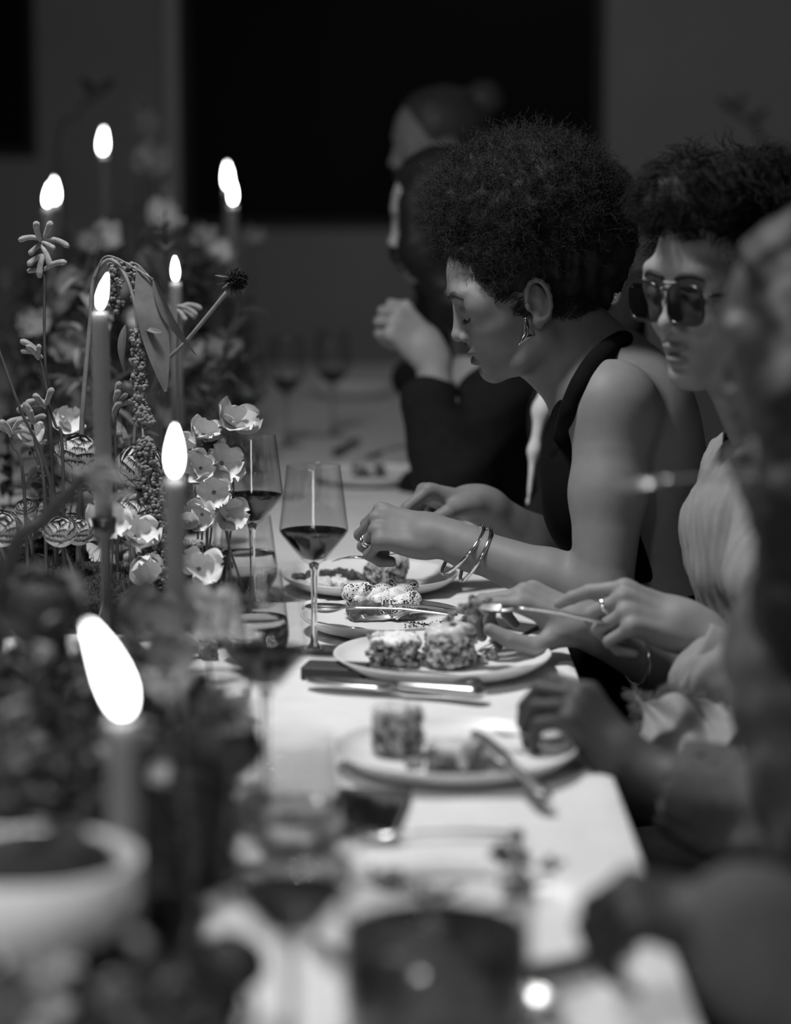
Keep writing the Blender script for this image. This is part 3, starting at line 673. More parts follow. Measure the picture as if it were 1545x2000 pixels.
# ---- the dark-haired diner resting a fist at the chin (farther down the table)
def fist_person():
    root = thing('person', 'diner in a black blazer with long dark hair resting a raised fist near the chin', 'person', (0.5, 4.5, 0))
    F = Field(); ho = W(862, 425, 4.50); pit = math.radians(10); M = frame_from((-math.cos(pit), -.12, -math.sin(pit)), (0, 0, 1)); P = head(F, ho, M, .98)
    nb = W(950, 690, 4.55); F.cone(P(-.02, 0, -.05), nb, .05, .056, .03); F.cone(nb, W(930, 770, 4.5), .05, .06, .03)
    wr = W(842, 690, 4.33); el = W(870, 905, 4.33); F.chain([el, (wr+el)/2, wr], [.042, .036, .028], .02)
    hand(F, wr, (-.62, -.12, .62), (-.55, -.35, .70), -1, [(70, 92, 50), (72, 92, 50), (74, 94, 50), (76, 94, 50)], [(.6, .3, -.7), (.7, -.35, -.5), (.5, -.8, -.3)], 1.02, (.02, 0, -.02, -.04))
    put('body', F.mesh('body', .0035, face_tone(ho, M, .98)), M_skinD, root, True)
    C = Field(); hip = W(1010, 1050, 4.6); hip[2] = .62; torso(C, W(960, 735, 4.57), hip, (-1, -.1, 0), .2, .12, .015)
    C.chain([W(965, 790, 4.40), W(880, 925, 4.33), W(838, 790, 4.33)], [.07, .066, .054], .03); C.chain([W(975, 790, 4.74), W(900, 960, 4.8), W(820, 960, 4.7)], [.068, .06, .045], .03)
    C.ell(nb+np.array([-.02, 0, .01]), (.06, .06, .08), None, .02, '-'); C.post = wob(.003, 60, 2)
    put('blazer', C.mesh('blazer', .006), M_suit, root, True)
    b = MB(); b.add(*tube_vf(bez(W(905, 760, 4.46), W(918, 792, 4.44), W(930, 820, 4.43), n=5), [.002]+[.012]*9+[.002], 8, True, .3)); put('shirt_collar', b.me('shirt_collar'), M_white, root, True)
    H = Field(); H.ell(P(-.016, 0, .042), (.107, .086, .092), M, .01); H.cut(P(.066, 0, .062), M@np.array([1, 0, -.35]), .012)
    for t in (1, -1): H.chain([P(.055, t*.058, .03), P(.060, t*.064, -.05), P(.01, t*.08, -.16), P(-.03, t*.09, -.24)], [.03, .034, .04, .025], .03)
    H.chain([P(-.07, 0, .0), P(-.07, 0, -.12), P(-.06, 0, -.22)], [.06, .06, .04], .03); H.post = wob(.002, 160, 4); put('hair', H.mesh('hair', .006), M_hair, root, True)
    K = Field(); legs(K, hip, (-1, 0, 0)); K.ell(hip, (.15, .17, .1), None, .04); put('trousers', K.mesh('trousers', .012), M_suit, root, True)
fist_person()

# ---- the suited diner right behind the woman
def suit_person():
    root = thing('person', 'diner in a dark suit with a white shirt front, hidden behind the curly afro', 'person', (0.7, 4.05, 0))
    F = Field(); ho = W(1120, 452, 4.08); M = frame_from((-1, .1, -.12), (0, 0, 1)); P = head(F, ho, M, 1.0); nb = W(1195, 655, 4.1); F.cone(P(-.03, 0, -.05), nb, .056, .06, .03)
    put('body', F.mesh('body', .005), M_skinM, root, True)
    C = Field(); hip = W(1215, 1130, 4.1); hip[2] = .60; torso(C, W(1190, 668, 4.1), hip, (-1, 0, 0), .21, .125, .01); sh = W(1180, 760, 3.9); C.chain([sh, W(1160, 960, 3.93), W(1080, 1010, 3.98)], [.068, .06, .05], .03)
    C.chain([W(1180, 760, 4.3), W(1170, 960, 4.35), W(1080, 1010, 4.3)], [.068, .06, .05], .03)
    put('suit_jacket', C.mesh('suit_jacket', .006), M_suit, root, True)
    L = Field(); L.chain([W(1250, 560, 4.02), W(1222, 640, 4.0), W(1150, 700, 3.99)], [.028, .026, .02], .02); L.ell(W(1200, 640, 4.05), (.04, .05, .04), None, .02); put('lapel', L.mesh('lapel', .005), M_suit, root, True)
    S = Field(); S.chain([W(1078, 735, 3.97), W(1058, 800, 3.955), W(1043, 880, 3.955), W(1031, 985, 3.96)], [.013, .012, .007, .003], .02); put('white_shirt', S.mesh('white_shirt', .004), M_white, root, True)
    H = Field(); H.ell(P(-.014, 0, .042), (.103, .081, .088), M, .01); H.cut(P(.06, 0, .06), M@np.array([1, 0, -.4]), .01); H.cut(P(-.02, 0, -.04), M@np.array([.6, 0, -1]), .01); put('hair', H.mesh('hair', .006), M_hair, root, True)
    K = Field(); legs(K, hip, (-1, 0, 0)); K.ell(hip, (.15, .17, .1), None, .04); put('trousers', K.mesh('trousers', .012), M_suit, root, True)
suit_person()

# ---- the farthest diner with hair tied in a bun
def bun_person():
    root = thing('person', 'farthest diner with light hair tied in a bun', 'person', (0.45, 5.3, 0))
    F = Field(); ho = W(852, 283, 5.30); M = frame_from((-1, -.18, -.10), (0, 0, 1)); P = head(F, ho, M, 1.0); nb = W(915, 470, 5.34); F.cone(P(-.02, 0, -.05), nb, .05, .058, .03)
    put('body', F.mesh('body', .005), M_skinM, root, True)
    C = Field(); hip = W(940, 800, 5.4); hip[2] = .62; torso(C, W(915, 492, 5.36), hip, (-1, 0, 0), .19, .115, .01)
    C.chain([W(915, 560, 5.15), W(890, 720, 5.12), W(800, 740, 5.1)], [.06, .052, .04], .03); C.chain([W(925, 560, 5.56), W(900, 730, 5.58), W(815, 745, 5.5)], [.06, .052, .04], .03); put('dark_top', C.mesh('dark_top', .008), M_suit, root, True)
    H = Field(); H.ell(P(-.016, 0, .042), (.102, .081, .087), M, .01); H.cut(P(.055, 0, .06), M@np.array([1, 0, -.4]), .012); H.cut(P(-.02, 0, -.04), M@np.array([.6, 0, -1]), .01); H.ell(P(-.115, 0, .085), (.045, .045, .045), M, .015)
    H.post = wob(.0015, 200, 4); put('hair', H.mesh('hair', .006), M_hairL, root, True)
    K = Field(); legs(K, hip, (-1, 0, 0)); K.ell(hip, (.15, .16, .1), None, .04); put('trousers', K.mesh('trousers', .014), M_suit, root, True)
bun_person()

# ---- the near diner at the frame's edge, fork raised in one hand, the other hand over the plate
def edge_person():
    root = thing('person', 'out-of-focus near diner with dark hair and grey knit, one hand over the plate', 'person', (0.62, 2.35, 0))
    F = Field(); ho = W(1612, 668, 2.32); M = frame_from((-1, .25, -.16), (0, 0, 1)); P = head(F, ho, M, 1.03); nb = W(1660, 990, 2.36); F.cone(P(-.02, 0, -.05), nb, .054, .06, .03)
    wr = W(1236, 1500, 2.58); el = W(1560, 1640, 2.50); F.chain([el, wr*.6+el*.4, wr], [.045, .039, .028], .02)
    hand(F, wr, W(1078, 1320, 2.60)-wr, (.38, -.42, .80), -1, [(38, 40, 22), (46, 48, 26), (54, 54, 30), (58, 56, 30)], [(.6, .3, -.7), (.85, -.1, -.5), (.85, -.2, -.4)], 1.04)
    w2 = W(1630, 1085, 2.2); e2 = W(1700, 1420, 2.2); F.chain([e2, (w2+e2)/2, w2], [.045, .039, .028], .02)
    hand(F, w2, W(1562, 990, 2.19)-w2, (-.5, -.75, .3), 1, [(45, 70, 40), (60, 80, 40), (64, 84, 40), (66, 84, 40)], [(.7, .4, -.5), (.9, -.1, -.3), (.9, -.2, -.2)], 1.0)
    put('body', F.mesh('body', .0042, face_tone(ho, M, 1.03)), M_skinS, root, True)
    C = Field(); hip = W(1760, 1900, 2.36); hip[2] = .60; torso(C, W(1680, 1030, 2.36), hip, (-1, .1, 0), .20, .12, .012)
    C.chain([W(1640, 1150, 2.18), W(1640, 1500, 2.40), W(1560, 1630, 2.50), W(1352, 1548, 2.55)], [.068, .064, .062, .056], .03)
    C.chain([W(1640, 1150, 2.16), W(1730, 1450, 2.18), W(1610, 1190, 2.19)], [.068, .06, .05], .03)
    cx = W(1345, 1545, 2.55); dx = nrm(W(1250, 1506, 2.575)-cx); C.cone(cx-dx*.012, cx+dx*.05, .045, .043, .006, '-'); C.post = wob(.003, 80, 9)
    put('sweater', C.mesh('sweater', .006), M_grey, root, True)
    H = Field(); H.ell(P(-.016, 0, .042), np.array([.108, .087, .094]), M, .01); H.cut(P(.058, 0, .05), M@np.array([1, 0, -.3]), .012)
    for t in (1, -1): H.chain([P(.01, t*.075, .04), P(.0, t*.082, -.05), P(-.03, t*.085, -.15), P(.0, t*.11, -.26), P(.02, t*.13, -.36)], [.03, .034, .044, .045, .03], .03)
    H.chain([P(-.07, 0, .0), P(-.07, 0, -.12), P(-.06, 0, -.24)], [.06, .065, .04], .03); H.chain([W(1560, 640, 2.22), W(1588, 800, 2.17), W(1585, 1000, 2.15), W(1578, 1200, 2.15), W(1590, 1330, 2.16)], [.03, .045, .048, .045, .02], .03); H.post = wob(.002, 160, 4); put('hair', H.mesh('hair', .006), M_hair, root, True)
    K = Field(); legs(K, hip, (-1, 0, 0)); K.ell(hip, (.15, .17, .1), None, .04); put('trousers', K.mesh('trousers', .012), M_suit, root, True)
edge_person()

# ---- the nearest diner: only a dark sleeve and hand come into the picture
def sleeve_person():
    root = thing('person', 'nearest diner of whom only a dark blurred sleeve and hand reach in', 'person', (0.62, 1.6, 0))
    F = Field(); ho = W(2010, 560, 1.72); M = frame_from((-1, .2, -.1), (0, 0, 1)); P = head(F, ho, M, 1.0); nb = W(2060, 1050, 1.74); F.cone(P(-.02, 0, -.05), nb, .054, .06, .03)
    wr = W(1440, 1800, 1.76); el = W(1700, 2080, 1.74); F.chain([nb, W(2040, 1250, 1.6), W(1990, 1800, 1.66), el, (wr+el)/2, wr], [.05, .045, .045, .044, .038, .028], .02)
    hand(F, wr, (-.88, .1, .12), (.05, -.35, .94), -1, [(50, 45, 25), (56, 55, 30), (60, 58, 30), (60, 58, 30)], [(.6, .3, -.7), (.85, -.1, -.5), (.85, -.2, -.4)], .92)
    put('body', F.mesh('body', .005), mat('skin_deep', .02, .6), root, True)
    C = Field(); hip = W(2200, 2600, 1.74); hip[2] = .60; torso(C, W(2080, 1090, 1.74), hip, (-1, .1, 0), .2, .12, .01)
    C.chain([W(2050, 1250, 1.58), W(2000, 1800, 1.66), W(1720, 2080, 1.74), W(1500, 1860, 1.76), W(1450, 1812, 1.76)], [.065, .06, .058, .050, .047], .03); put('dark_sleeve_top', C.mesh('dark_sleeve_top', .007), M_grey, root, True)
    H = Field(); H.ell(P(-.016, 0, .042), (.104, .083, .09), M, .01); H.cut(P(.058, 0, .05), M@np.array([1, 0, -.3]), .012); put('hair', H.mesh('hair', .008), M_hair, root, True)
    K = Field(); legs(K, hip, (-1, 0, 0)); K.ell(hip, (.15, .17, .1), None, .04); put('trousers', K.mesh('trousers', .014), M_suit, root, True)
sleeve_person()

# ------------------------------------------------------------------ tableware
M_china = mat('white_china', 0.72, 0.36, 0.02, 8, coat=0.08); M_steel = mat('cutlery_steel', 0.55, 0.28, 0.08, 25, metal=1.0); M_steelD = mat('dark_steel', 0.22, 0.5, metal=1.0)
M_glass = thin_glass('clear_glass', 0.945, 0.36); M_stem = mat('solid_glass', 1.0, 0.0, trans=1.0, ior=1.48); M_wine = mat('red_wine', 0.004, 0.05, spec=0.18); M_water = mat('water', 1.0, 0.0, trans=1.0, ior=1.33)
ON = TABLE_Z+0.0035
def at_table(px, py, h=0.0):
    p = T(px, py, h); p[2] = ON; return p
def plate(px, py, R, label):
    pr = [(0, .002), (R*.55, .002), (R*.60, 0), (R*.66, .001), (R*.86, .008), (R*.97, .018), (R, .0225), (R*.992, .0240), (R*.975, .0230), (R*.95, .0185), (R*.85, .0115), (R*.68, .0065), (R*.4, .0055), (0, .0055)]
    o = put('dinner_plate', mesh_data('dinner_plate', *lathe(pr, 72)), M_china, None, loc=at_table(px, py, .02))
    return tag(o, label, 'plate', 'white dinner plates')
plate(722, 1128, .133, 'white plate in front of the woman with bangles'); plate(748, 1208, .113, 'white plate with the speckled cream dessert'); plate(864, 1284, .138, 'white plate under the two pastry pieces')
plate(890, 1466, .130, 'white plate with the tall roll and dark tart, in front of the grey knit'); plate(905, 1795, .135, 'blurred white plate with herb leaves nearest the camera')
plate(726, 926, .120, 'white plate below the raised fist'); plate(690, 760, .120, 'farthest white plate down the table')

def wine_glass(px, d, label, level=.160, sc=1.0, group='red wine glasses'):
    r = thing('wine_glass', label, 'wine glass', TD(px, d, .0035), 0, group)
    out = [(.0072, .116), (.016, .1225), (.030, .1400), (.0415, .1545), (.0448, .1600), (.0450, .1640), (.0440, .172), (.0400, .205), (.0352, .2435), (.0350, .2460)]
    inn = [(.0341, .2460), (.0342, .2435), (.0390, .205), (.0430, .172), (.0440, .1640), (.0438, .1608), (.0405, .1550), (.029, .1412), (.015, .1245), (0, .1205)]
    V, F = lathe([(a*sc, b*sc) for a, b in out+inn], 56); put('bowl', mesh_data('bowl', V, F), M_glass, r)
    st = [(0, .1200), (.0071, .1165), (.0050, .108), (.0042, .095), (.0038, .060), (.0040, .030), (.0052, .012), (.0090, .0055), (.0130, .0042), (0, .004)]
    put('stem', mesh_data('stem', *lathe([(a*sc, b*sc) for a, b in st], 28)), M_stem, r)
    put('foot', mesh_data('foot', *lathe([(a*sc, b*sc) for a, b in [(0, .0041), (.012, .0041), (.030, .0020), (.0375, .0013), (.038, .0007), (.0375, 0), (0, 0)]], 48)), M_glass, r)
    if level:
        cav = [(.0, .1208), (.0148, .1248), (.0286, .1415), (.0400, .1552), (.0433, .1608), (.0435, .1640), (.0425, .172)]; pts = []
        for (a, b), (c, e) in zip(cav[:-1], cav[1:]):
            pts.append((a, b))
            if e >= level: t = (level-b)/(e-b); pts.append((a+(c-a)*t, level)); break
        pts += [(pts[-1][0]*.96, level-.0004), (0, level-.0004)]
        put('wine', mesh_data('wine', *lathe([(a*sc, b*sc) for a, b in pts], 56)), M_wine, r)
    return r
wine_glass(614, 4722/1487, 'sharp red wine glass standing alone in front of the cream dessert', .1605)
wine_glass(494, 4722/1345, 'red wine glass beside the pale blossoms, left of the other sharp glass', .160)
wine_glass(521, 2.43, 'out-of-focus red wine glass before the clear water tumbler', .157); wine_glass(571, 1.66, 'nearest, strongly blurred red wine glass', .155)
wine_glass(482, 5.0, 'blurred far wine glass behind the pale blossoms', .150); wine_glass(560, 5.4, 'blurred far wine glass in the middle of the table', .148); wine_glass(650, 5.6, 'blurred farthest wine glass left of the raised fist', .150)

def tumbler(px, d, label, level=.055, group='stemless water glasses'):
    r = thing('water_glass', label, 'water glass', TD(px, d, .0035), 0, group)
    out = [(.0, .0), (.024, .0), (.029, .0015), (.0365, .010), (.0432, .022), (.0450, .031), (.0445, .042), (.0405, .075), (.0352, .114), (.0350, .1160)]
    inn = [(.0340, .1160), (.0341, .114), (.0393, .075), (.0433, .042), (.0437, .031), (.0420, .0225), (.0355, .0115), (.027, .0055), (0, .0055)]
    put('bowl', mesh_data('bowl', *lathe(out+inn, 56)), M_glass, r)
    cav = [(0, .0058), (.0268, .0058), (.0352, .0117), (.0416, .0226), (.0433, .031), (.0429, .042), (.0389, .075)]; pts = []
    for (a, b), (c, e) in zip(cav[:-1], cav[1:]):
        pts.append((a, b))
        if e >= level: t = (level-b)/(e-b+1e-9); pts.append((a+(c-a)*t, level)); break
    pts += [(pts[-1][0]*.95, level-.0004), (0, level-.0004)]
    put('water', mesh_data('water', *lathe(pts, 48)), M_water, r); return r
tumbler(498, 4722/1511, 'clear stemless water glass in front of the flowers, nearly in focus'); tumbler(484, 3.60, 'stemless water glass right behind the pale blossoms', .06)
tumbler(580, 2.24, 'blurred stemless water glass beside the phone', .05); tumbler(418, 2.80, 'blurred stemless water glass under the white blossoms', .05)

# wide low glass with a dark drink, close to the lens
r = thing('drink_bowl', 'wide low glass of dark drink closest to the camera', 'glass bowl', TD(852, 1.80, .0035))
put('glass_wall', mesh_data('glass_wall', *lathe([(0, 0), (.060, 0), (.068, .006), (.071, .03), (.071, .105), (.0705, .107), (.0685, .105), (.0685, .03), (.066, .010), (0, .008)], 56)), M_glass, r)
put('drink', mesh_data('drink', *lathe([(0, .0085), (.0655, .0105), (.0678, .03), (.0678, .078), (.064, .0775), (0, .0775)], 48)), mat('dark_drink', .012, .06), r)
G = Field(); G.ell((0, -.02, .082), (.012, .012, .010), None, .005); G.ell((.010, -.015, .084), (.007, .007, .006), None, .004); G.ell((-.006, -.012, .088), (.006, .005, .005), None, .004); put('dark_berry', G.mesh('dark_berry', .0015), mat('berry', .008, .4), r)

# cutlery: built once along +x (tip at the origin), then copied
def orient(o, tip, tail, up=(0, 0, 1)):
    tip, tail = np.asarray(tip, float), np.asarray(tail, float); k = min(1.15, max(.6, np.linalg.norm(tail-tip)/.2)); x = nrm(tail-tip); u = np.asarray(up, float); z = nrm(u-x*(u@x)); y = np.cross(z, x); x, y, z = x*k, y*k, z*k
    o.matrix_basis = Matrix(((x[0], y[0], z[0], tip[0]), (x[1], y[1], z[1], tip[1]), (x[2], y[2], z[2], tip[2]), (0, 0, 0, 1))); return o
def flat_bar(xs, ws, zs, th):
    V = []; F = []; n = len(xs)
    for x, w, z in zip(xs, ws, zs): V += [(x, -w, z-th/2), (x, -w*.8, z+th/2), (x, w*.8, z+th/2), (x, w, z-th/2)]
    for i in range(n-1):
        for j in range(4): F.append((i*4+j, i*4+(j+1) % 4, (i+1)*4+(j+1) % 4, (i+1)*4+j))
    F += [(3, 2, 1, 0), tuple((n-1)*4+j for j in range(4))]; return V, F
_c = {}
def cutlery(kind, tip, tail, label, up=(0, 0, 1), m=None, fat=1.0):
    key = (kind, m.name if m else '')
    mm = m or M_steel
    if key not in _c:
        D = {}; L = .20
        if kind == 'fork':
            D['handle'] = [mesh_data('handle', *flat_bar([.062, .075, .095, .13, .17, .192, .2], [.0042, .0030, .0030, .0042, .0062, .0072, .004], [.0070, .0075, .0080, .0085, .006, .004, .0035], .0024))]
            D['fork_head'] = [mesh_data('fork_head', *flat_bar([.040, .045, .052, .058, .066], [.0118, .0122, .0112, .0075, .0040], [.0020, .0026, .0040, .0058, .0072], .0020))]
            D['tine'] = [mesh_data('tine', *tube_vf(bez((.0, y*.92, .0032), (.015, y, .0006), (.03, y, .0008), (.042, y, .0022), n=4), np.linspace(.0007, .0016, 13), 6)) for y in (-.0098, -.0033, .0033, .0098)]
        elif kind == 'spoon':
            D['handle'] = [mesh_data('handle', *flat_bar([.055, .07, .095, .13, .17, .192, .2], [.0050, .0032, .0030, .0042, .0062, .0072, .004], [.0072, .0080, .0085, .0088, .006, .004, .0035], .0024))]
            V = []; F = []; nu, nv = 20, 9
            for i in range(nu+1):
                x = i/nu*.060; w = .0205*math.sqrt(max(1e-4, 1-((x-.028)/.0285)**2)) if x < .0560 else .0045
                w = max(w, .0045 if x > .04 else .0008)
                for j in range(nv+1):
                    s_ = -1+2*j/nv; dp = .0085*max(0, 1-((x-.027)/.029)**2)*(1-s_*s_); V.append((x, s_*w, .0082-dp-.0))
            for i in range(nu):
                for j in range(nv): F.append((i*(nv+1)+j, i*(nv+1)+j+1, (i+1)*(nv+1)+j+1, (i+1)*(nv+1)+j))
            D['spoon_bowl'] = [mesh_data('spoon_bowl', V, F)]
        else:
            D['handle'] = [mesh_data('handle', *tube_vf([(x, 0, .005) for x in (.105, .11, .13, .16, .19, .20, .203)], [.0045, .0055, .0062, .0074, .0082, .0070, .003], 10, True, .55))]
            D['blade'] = [mesh_data('blade', *flat_bar([0, .006, .02, .05, .085, .107], [.0008, .0055, .0095, .0110, .0100, .0050], [.004]*6, .0016))]
        _c[key] = D
    o = thing(kind, label, kind); orient(o, tip, tail, up)
    if fat != 1.0: o.matrix_basis = o.matrix_basis @ Matrix.Diagonal((1, fat, fat, 1))
    for nm, L in _c[key].items():
        for me in L:
            c = put(nm, me, mm, o)
            if nm == 'spoon_bowl': md = c.modifiers.new('s', 'SOLIDIFY'); md.thickness = .0012
    return o
HP = .0245
cutlery('spoon', at_table(596, 1203, HP)+np.array([0, 0, HP+.002]), at_table(893, 1217, HP)+np.array([0, 0, HP+.004]), 'spoon lying on the left rim of the plate with the cream dessert')
cutlery('fork', at_table(676, 1188, .02)+np.array([0, 0, .020]), at_table(925, 1211, .025)+np.array([0, 0, .026]), 'fork stuck under the speckled cream dessert')
cutlery('fork', at_table(706, 1216, .024)+np.array([0, 0, .0255]), at_table(985, 1206, .026)+np.array([0, 0, .027]), 'second fork crossing the plate rim towards the glasses man')
cutlery('spoon', at_table(676, 1245)+np.array([0, 0, .001]), at_table(800, 1320)+np.array([0, 0, .001]), 'spoon on the cloth tucked between two plates')
cutlery('fork', at_table(938, 1306)+np.array([0, 0, .016]), W(1070, 1218, 3.16), 'dark fork held upright over the pastry plate', (0.3, -1, .3), M_steelD)
cutlery('fork', W(925, 1182, 3.03), W(1190, 1222, 3.0), 'fork with a bite of food in the hand wearing a ring', (0, -.2, 1))
cutlery('fork', W(655, 1092, 3.50), W(830, 1062, 3.40), 'fork held by the woman with the bangles', (0, 0, -1))
cutlery('knife', W(742, 1040, 3.64), W(930, 985, 3.60), 'knife in the far hand of the woman with the bangles', (0, -1, 0.2))
cutlery('knife', at_table(598, 1348)+np.array([0, 0, .003]), at_table(992, 1384)+np.array([0, 0, .004]), 'knife with thick handle lying in front of the pastry plate', (0, 0, 1), None, 1.7)
cutlery('knife', at_table(640, 1312)+np.array([0, 0, .002]), at_table(985, 1368)+np.array([0, 0, .003]), 'knife lying behind the other knife by the pastry plate', (0, 0, 1), M_steelD, 1.5)
cutlery('knife', at_table(925, 1452, .02)+np.array([0, 0, .026]), at_table(1094, 1618)+np.array([0, 0, .008]), 'knife leaning off the plate with the dark tart', (0, 0, 1), M_steelD)
cutlery('fork', at_table(965, 1440, .02)+np.array([0, 0, .022]), W(1120, 1468, 2.56), 'fork in the blurred hand over the dark tart plate', (0, 0, 1), M_steelD)
cutlery('fork', at_table(1075, 1712, .03)+np.array([0, 0, .020]), at_table(690, 1738, .03)+np.array([0, 0, .030]), 'blurred fork lying across the plate of herb leaves', (0, 0, 1), M_steelD)
cutlery('fork', at_table(1005, 1740, .03)+np.array([0, 0, .022]), at_table(1010, 1590, .0)+np.array([0, 0, .004]), 'blurred fork propped on the far rim of the plate of herb leaves', (0, 0, 1), M_steelD)
cutlery('fork', W(1206, 948, 2.2), W(1485, 938, 2.19), 'blurred fork raised near the face of the edge diner', (0, -.4, 1))
cutlery('spoon', at_table(1020, 1955)+np.array([0, 0, .001]), at_table(1180, 2120)+np.array([0, 0, .001]), 'shiny spoon at the bottom edge beside the drink')
cutlery('spoon', at_table(700, 1650)+np.array([0, 0, .0005]), at_table(1000, 1640)+np.array([0, 0, .0005]), 'shiny blurred spoon in front of the phone')
cutlery('fork', at_table(705, 905, .02)+np.array([0, 0, .024]), at_table(835, 880, .02)+np.array([0, 0, .026]), 'blurred fork on the plate below the raised fist'); cutlery('knife', at_table(650, 895, .0)+np.array([0, 0, .004]), at_table(760, 838, .0)+np.array([0, 0, .004]), 'blurred dark knife left of the plate below the fist', (0, 0, 1), M_steelD)

ph = put('phone', bevel_box('phone', .074, .148, .009, .004, 3), mat('black_screen', .008, .12)); ph.location = at_table(716, 1600)+np.array([0, 0, .0046]); ph.rotation_euler = (0, 0, -.12)
tag(ph, 'black phone lying on the cloth behind the blurred water glass', 'phone')
cd = put('card_box', bevel_box('card_box', .078, .050, .016, .003), mat('dark_card', .035, .6)); cd.location = at_table(655, 1328)+np.array([0, 0, .0082]); cd.rotation_euler = (0, 0, -.2)
tag(cd, 'dark flat box left of the pastry plate', 'box')

# ------------------------------------------------------------------ food
def speck(name, v, dark, scale, thr, var=.12):
    m = mat(name, v, .55, var, 60, .4, 250, sss=.1, sssr=.003); nt = m.node_tree; N = nt.nodes; L = nt.links; b = N['Principled BSDF']
    src = b.inputs['Base Color'].links[0].from_socket; tc = N.new('ShaderNodeTexCoord'); vo = N.new('ShaderNodeTexVoronoi'); vo.inputs['Scale'].default_value = scale; L.new(tc.outputs['Object'], vo.inputs['Vector'])
    nz = N.new('ShaderNodeTexNoise'); nz.inputs['Scale'].default_value = scale*.12; L.new(tc.outputs['Object'], nz.inputs['Vector'])
    mr = N.new('ShaderNodeMapRange'); L.new(nz.outputs['Fac'], mr.inputs['Value']); mr.inputs['From Min'].default_value = .38; mr.inputs['From Max'].default_value = .62; mr.inputs['To Min'].default_value = thr*.25; mr.inputs['To Max'].default_value = thr*1.5
    lt = N.new('ShaderNodeMath'); lt.operation = 'LESS_THAN'; L.new(vo.outputs['Distance'], lt.inputs[0]); L.new(mr.outputs[0], lt.inputs[1])
    mx = N.new('ShaderNodeMix'); mx.data_type = 'RGBA'; L.new(lt.outputs[0], mx.inputs[0]); L.new(src, mx.inputs[6]); mx.inputs[7].default_value = (dark, dark, dark, 1); L.new(mx.outputs[2], b.inputs['Base Color']); return m
M_cream = speck('speckled_cream', .74, .025, 340, .40); M_cake = mat('dark_cake', .13, .7, .5, 90, .7, 300, contrast=(.35, .65)); M_past = mat('mottled_pastry', .25, .6, .85, 120, .9, 300, contrast=(.40, .60), detail=6.0); M_glaze = mat('pastry_glaze', .48, .4, .25, 60, .3, 200)
M_mash = speck('creamy_mash', .70, .08, 300, .2); M_herb = mat('roast_leaf', .045, .5, .5, 60, .4); M_crumb = mat('crumb', .10, .8, .4, 90)
def food(name, label, px, py, d=None, base=.0075, cat='food', h0=.007):
    p = at_table(px, py, .01); p[2] = ON+h0; return thing(name, label, cat, p)
fd = food('cream_dessert', 'dark cake topped with speckled cream swirls', 744, 1206)
C = Field(); C.box((0, 0, .013), (.046, .028, .014), rot_about((0, 0, 1), .12), .006, .01); C.post = wob(.0018, 330, 1); put('cake_base', C.mesh('cake_base', .0014), M_cake, fd)
for i, (a, c, ra, rb) in enumerate([((-.044, -.010, .036), (-.022, -.008, .038), .0125, .0120), ((-.034, -.016, .024), (.004, .0, .036), .0105, .0125), ((.004, .0, .036), (.016, .006, .041), .0125, .010), ((-.004, -.018, .025), (.040, .004, .040), .0105, .0130), ((.018, -.022, .020), (.044, -.014, .028), .0105, .0125)]):
    S = Field(); a, c = np.array(a), np.array(c); S.cone(a, c, ra, rb, .006)
    dd = nrm(c-a)
    for t in (.15, .8): S.cone(a+(c-a)*t+np.array([0, -.006, -.004]), a+(c-a)*t+np.array([.001, -.012, -.016]), .0055, .0026, .006)
    S.post = wob(.0011, 380, 10+i); put('cream_swirl', S.mesh('cream_swirl', .0013), M_cream, fd)
md = food('mash', 'small white dab of cream at the dessert plate edge', 618, 1196); C = Field()
for (x, y, z, q) in [(-.008, 0, .006, .012), (.008, .002, .007, .012), (.0, -.004, .010, .010)]: C.ell((x, y, z), (q, q, q*.8), None, .006)
C.post = wob(.0014, 400, 6); put('dab', C.mesh('dab', .0015), M_mash, md)
rs = np.random.RandomState(5); b = MB()
for i in range(150):
    x, y = rs.uniform(.03, .10), rs.normal(-.005, .018); q = rs.uniform(.0004, .0012)
    if x*x+y*y > .105**2: continue
    b.add(*box_vf((x, y, ON+.0070+max(0, (x*x+y*y)**.5-.07)*.12), (q, q, q*.7), rot_about((0, 0, 1), rs.rand()*3)))
cr = put('crumbs', b.me('crumbs', False), mat('dark_crumb', .02, .8)); p = at_table(748, 1208, .02); cr.location = (p[0], p[1], 0); tag(cr, 'dark seed crumbs scattered beside the cream dessert', 'crumbs', None, 'stuff')
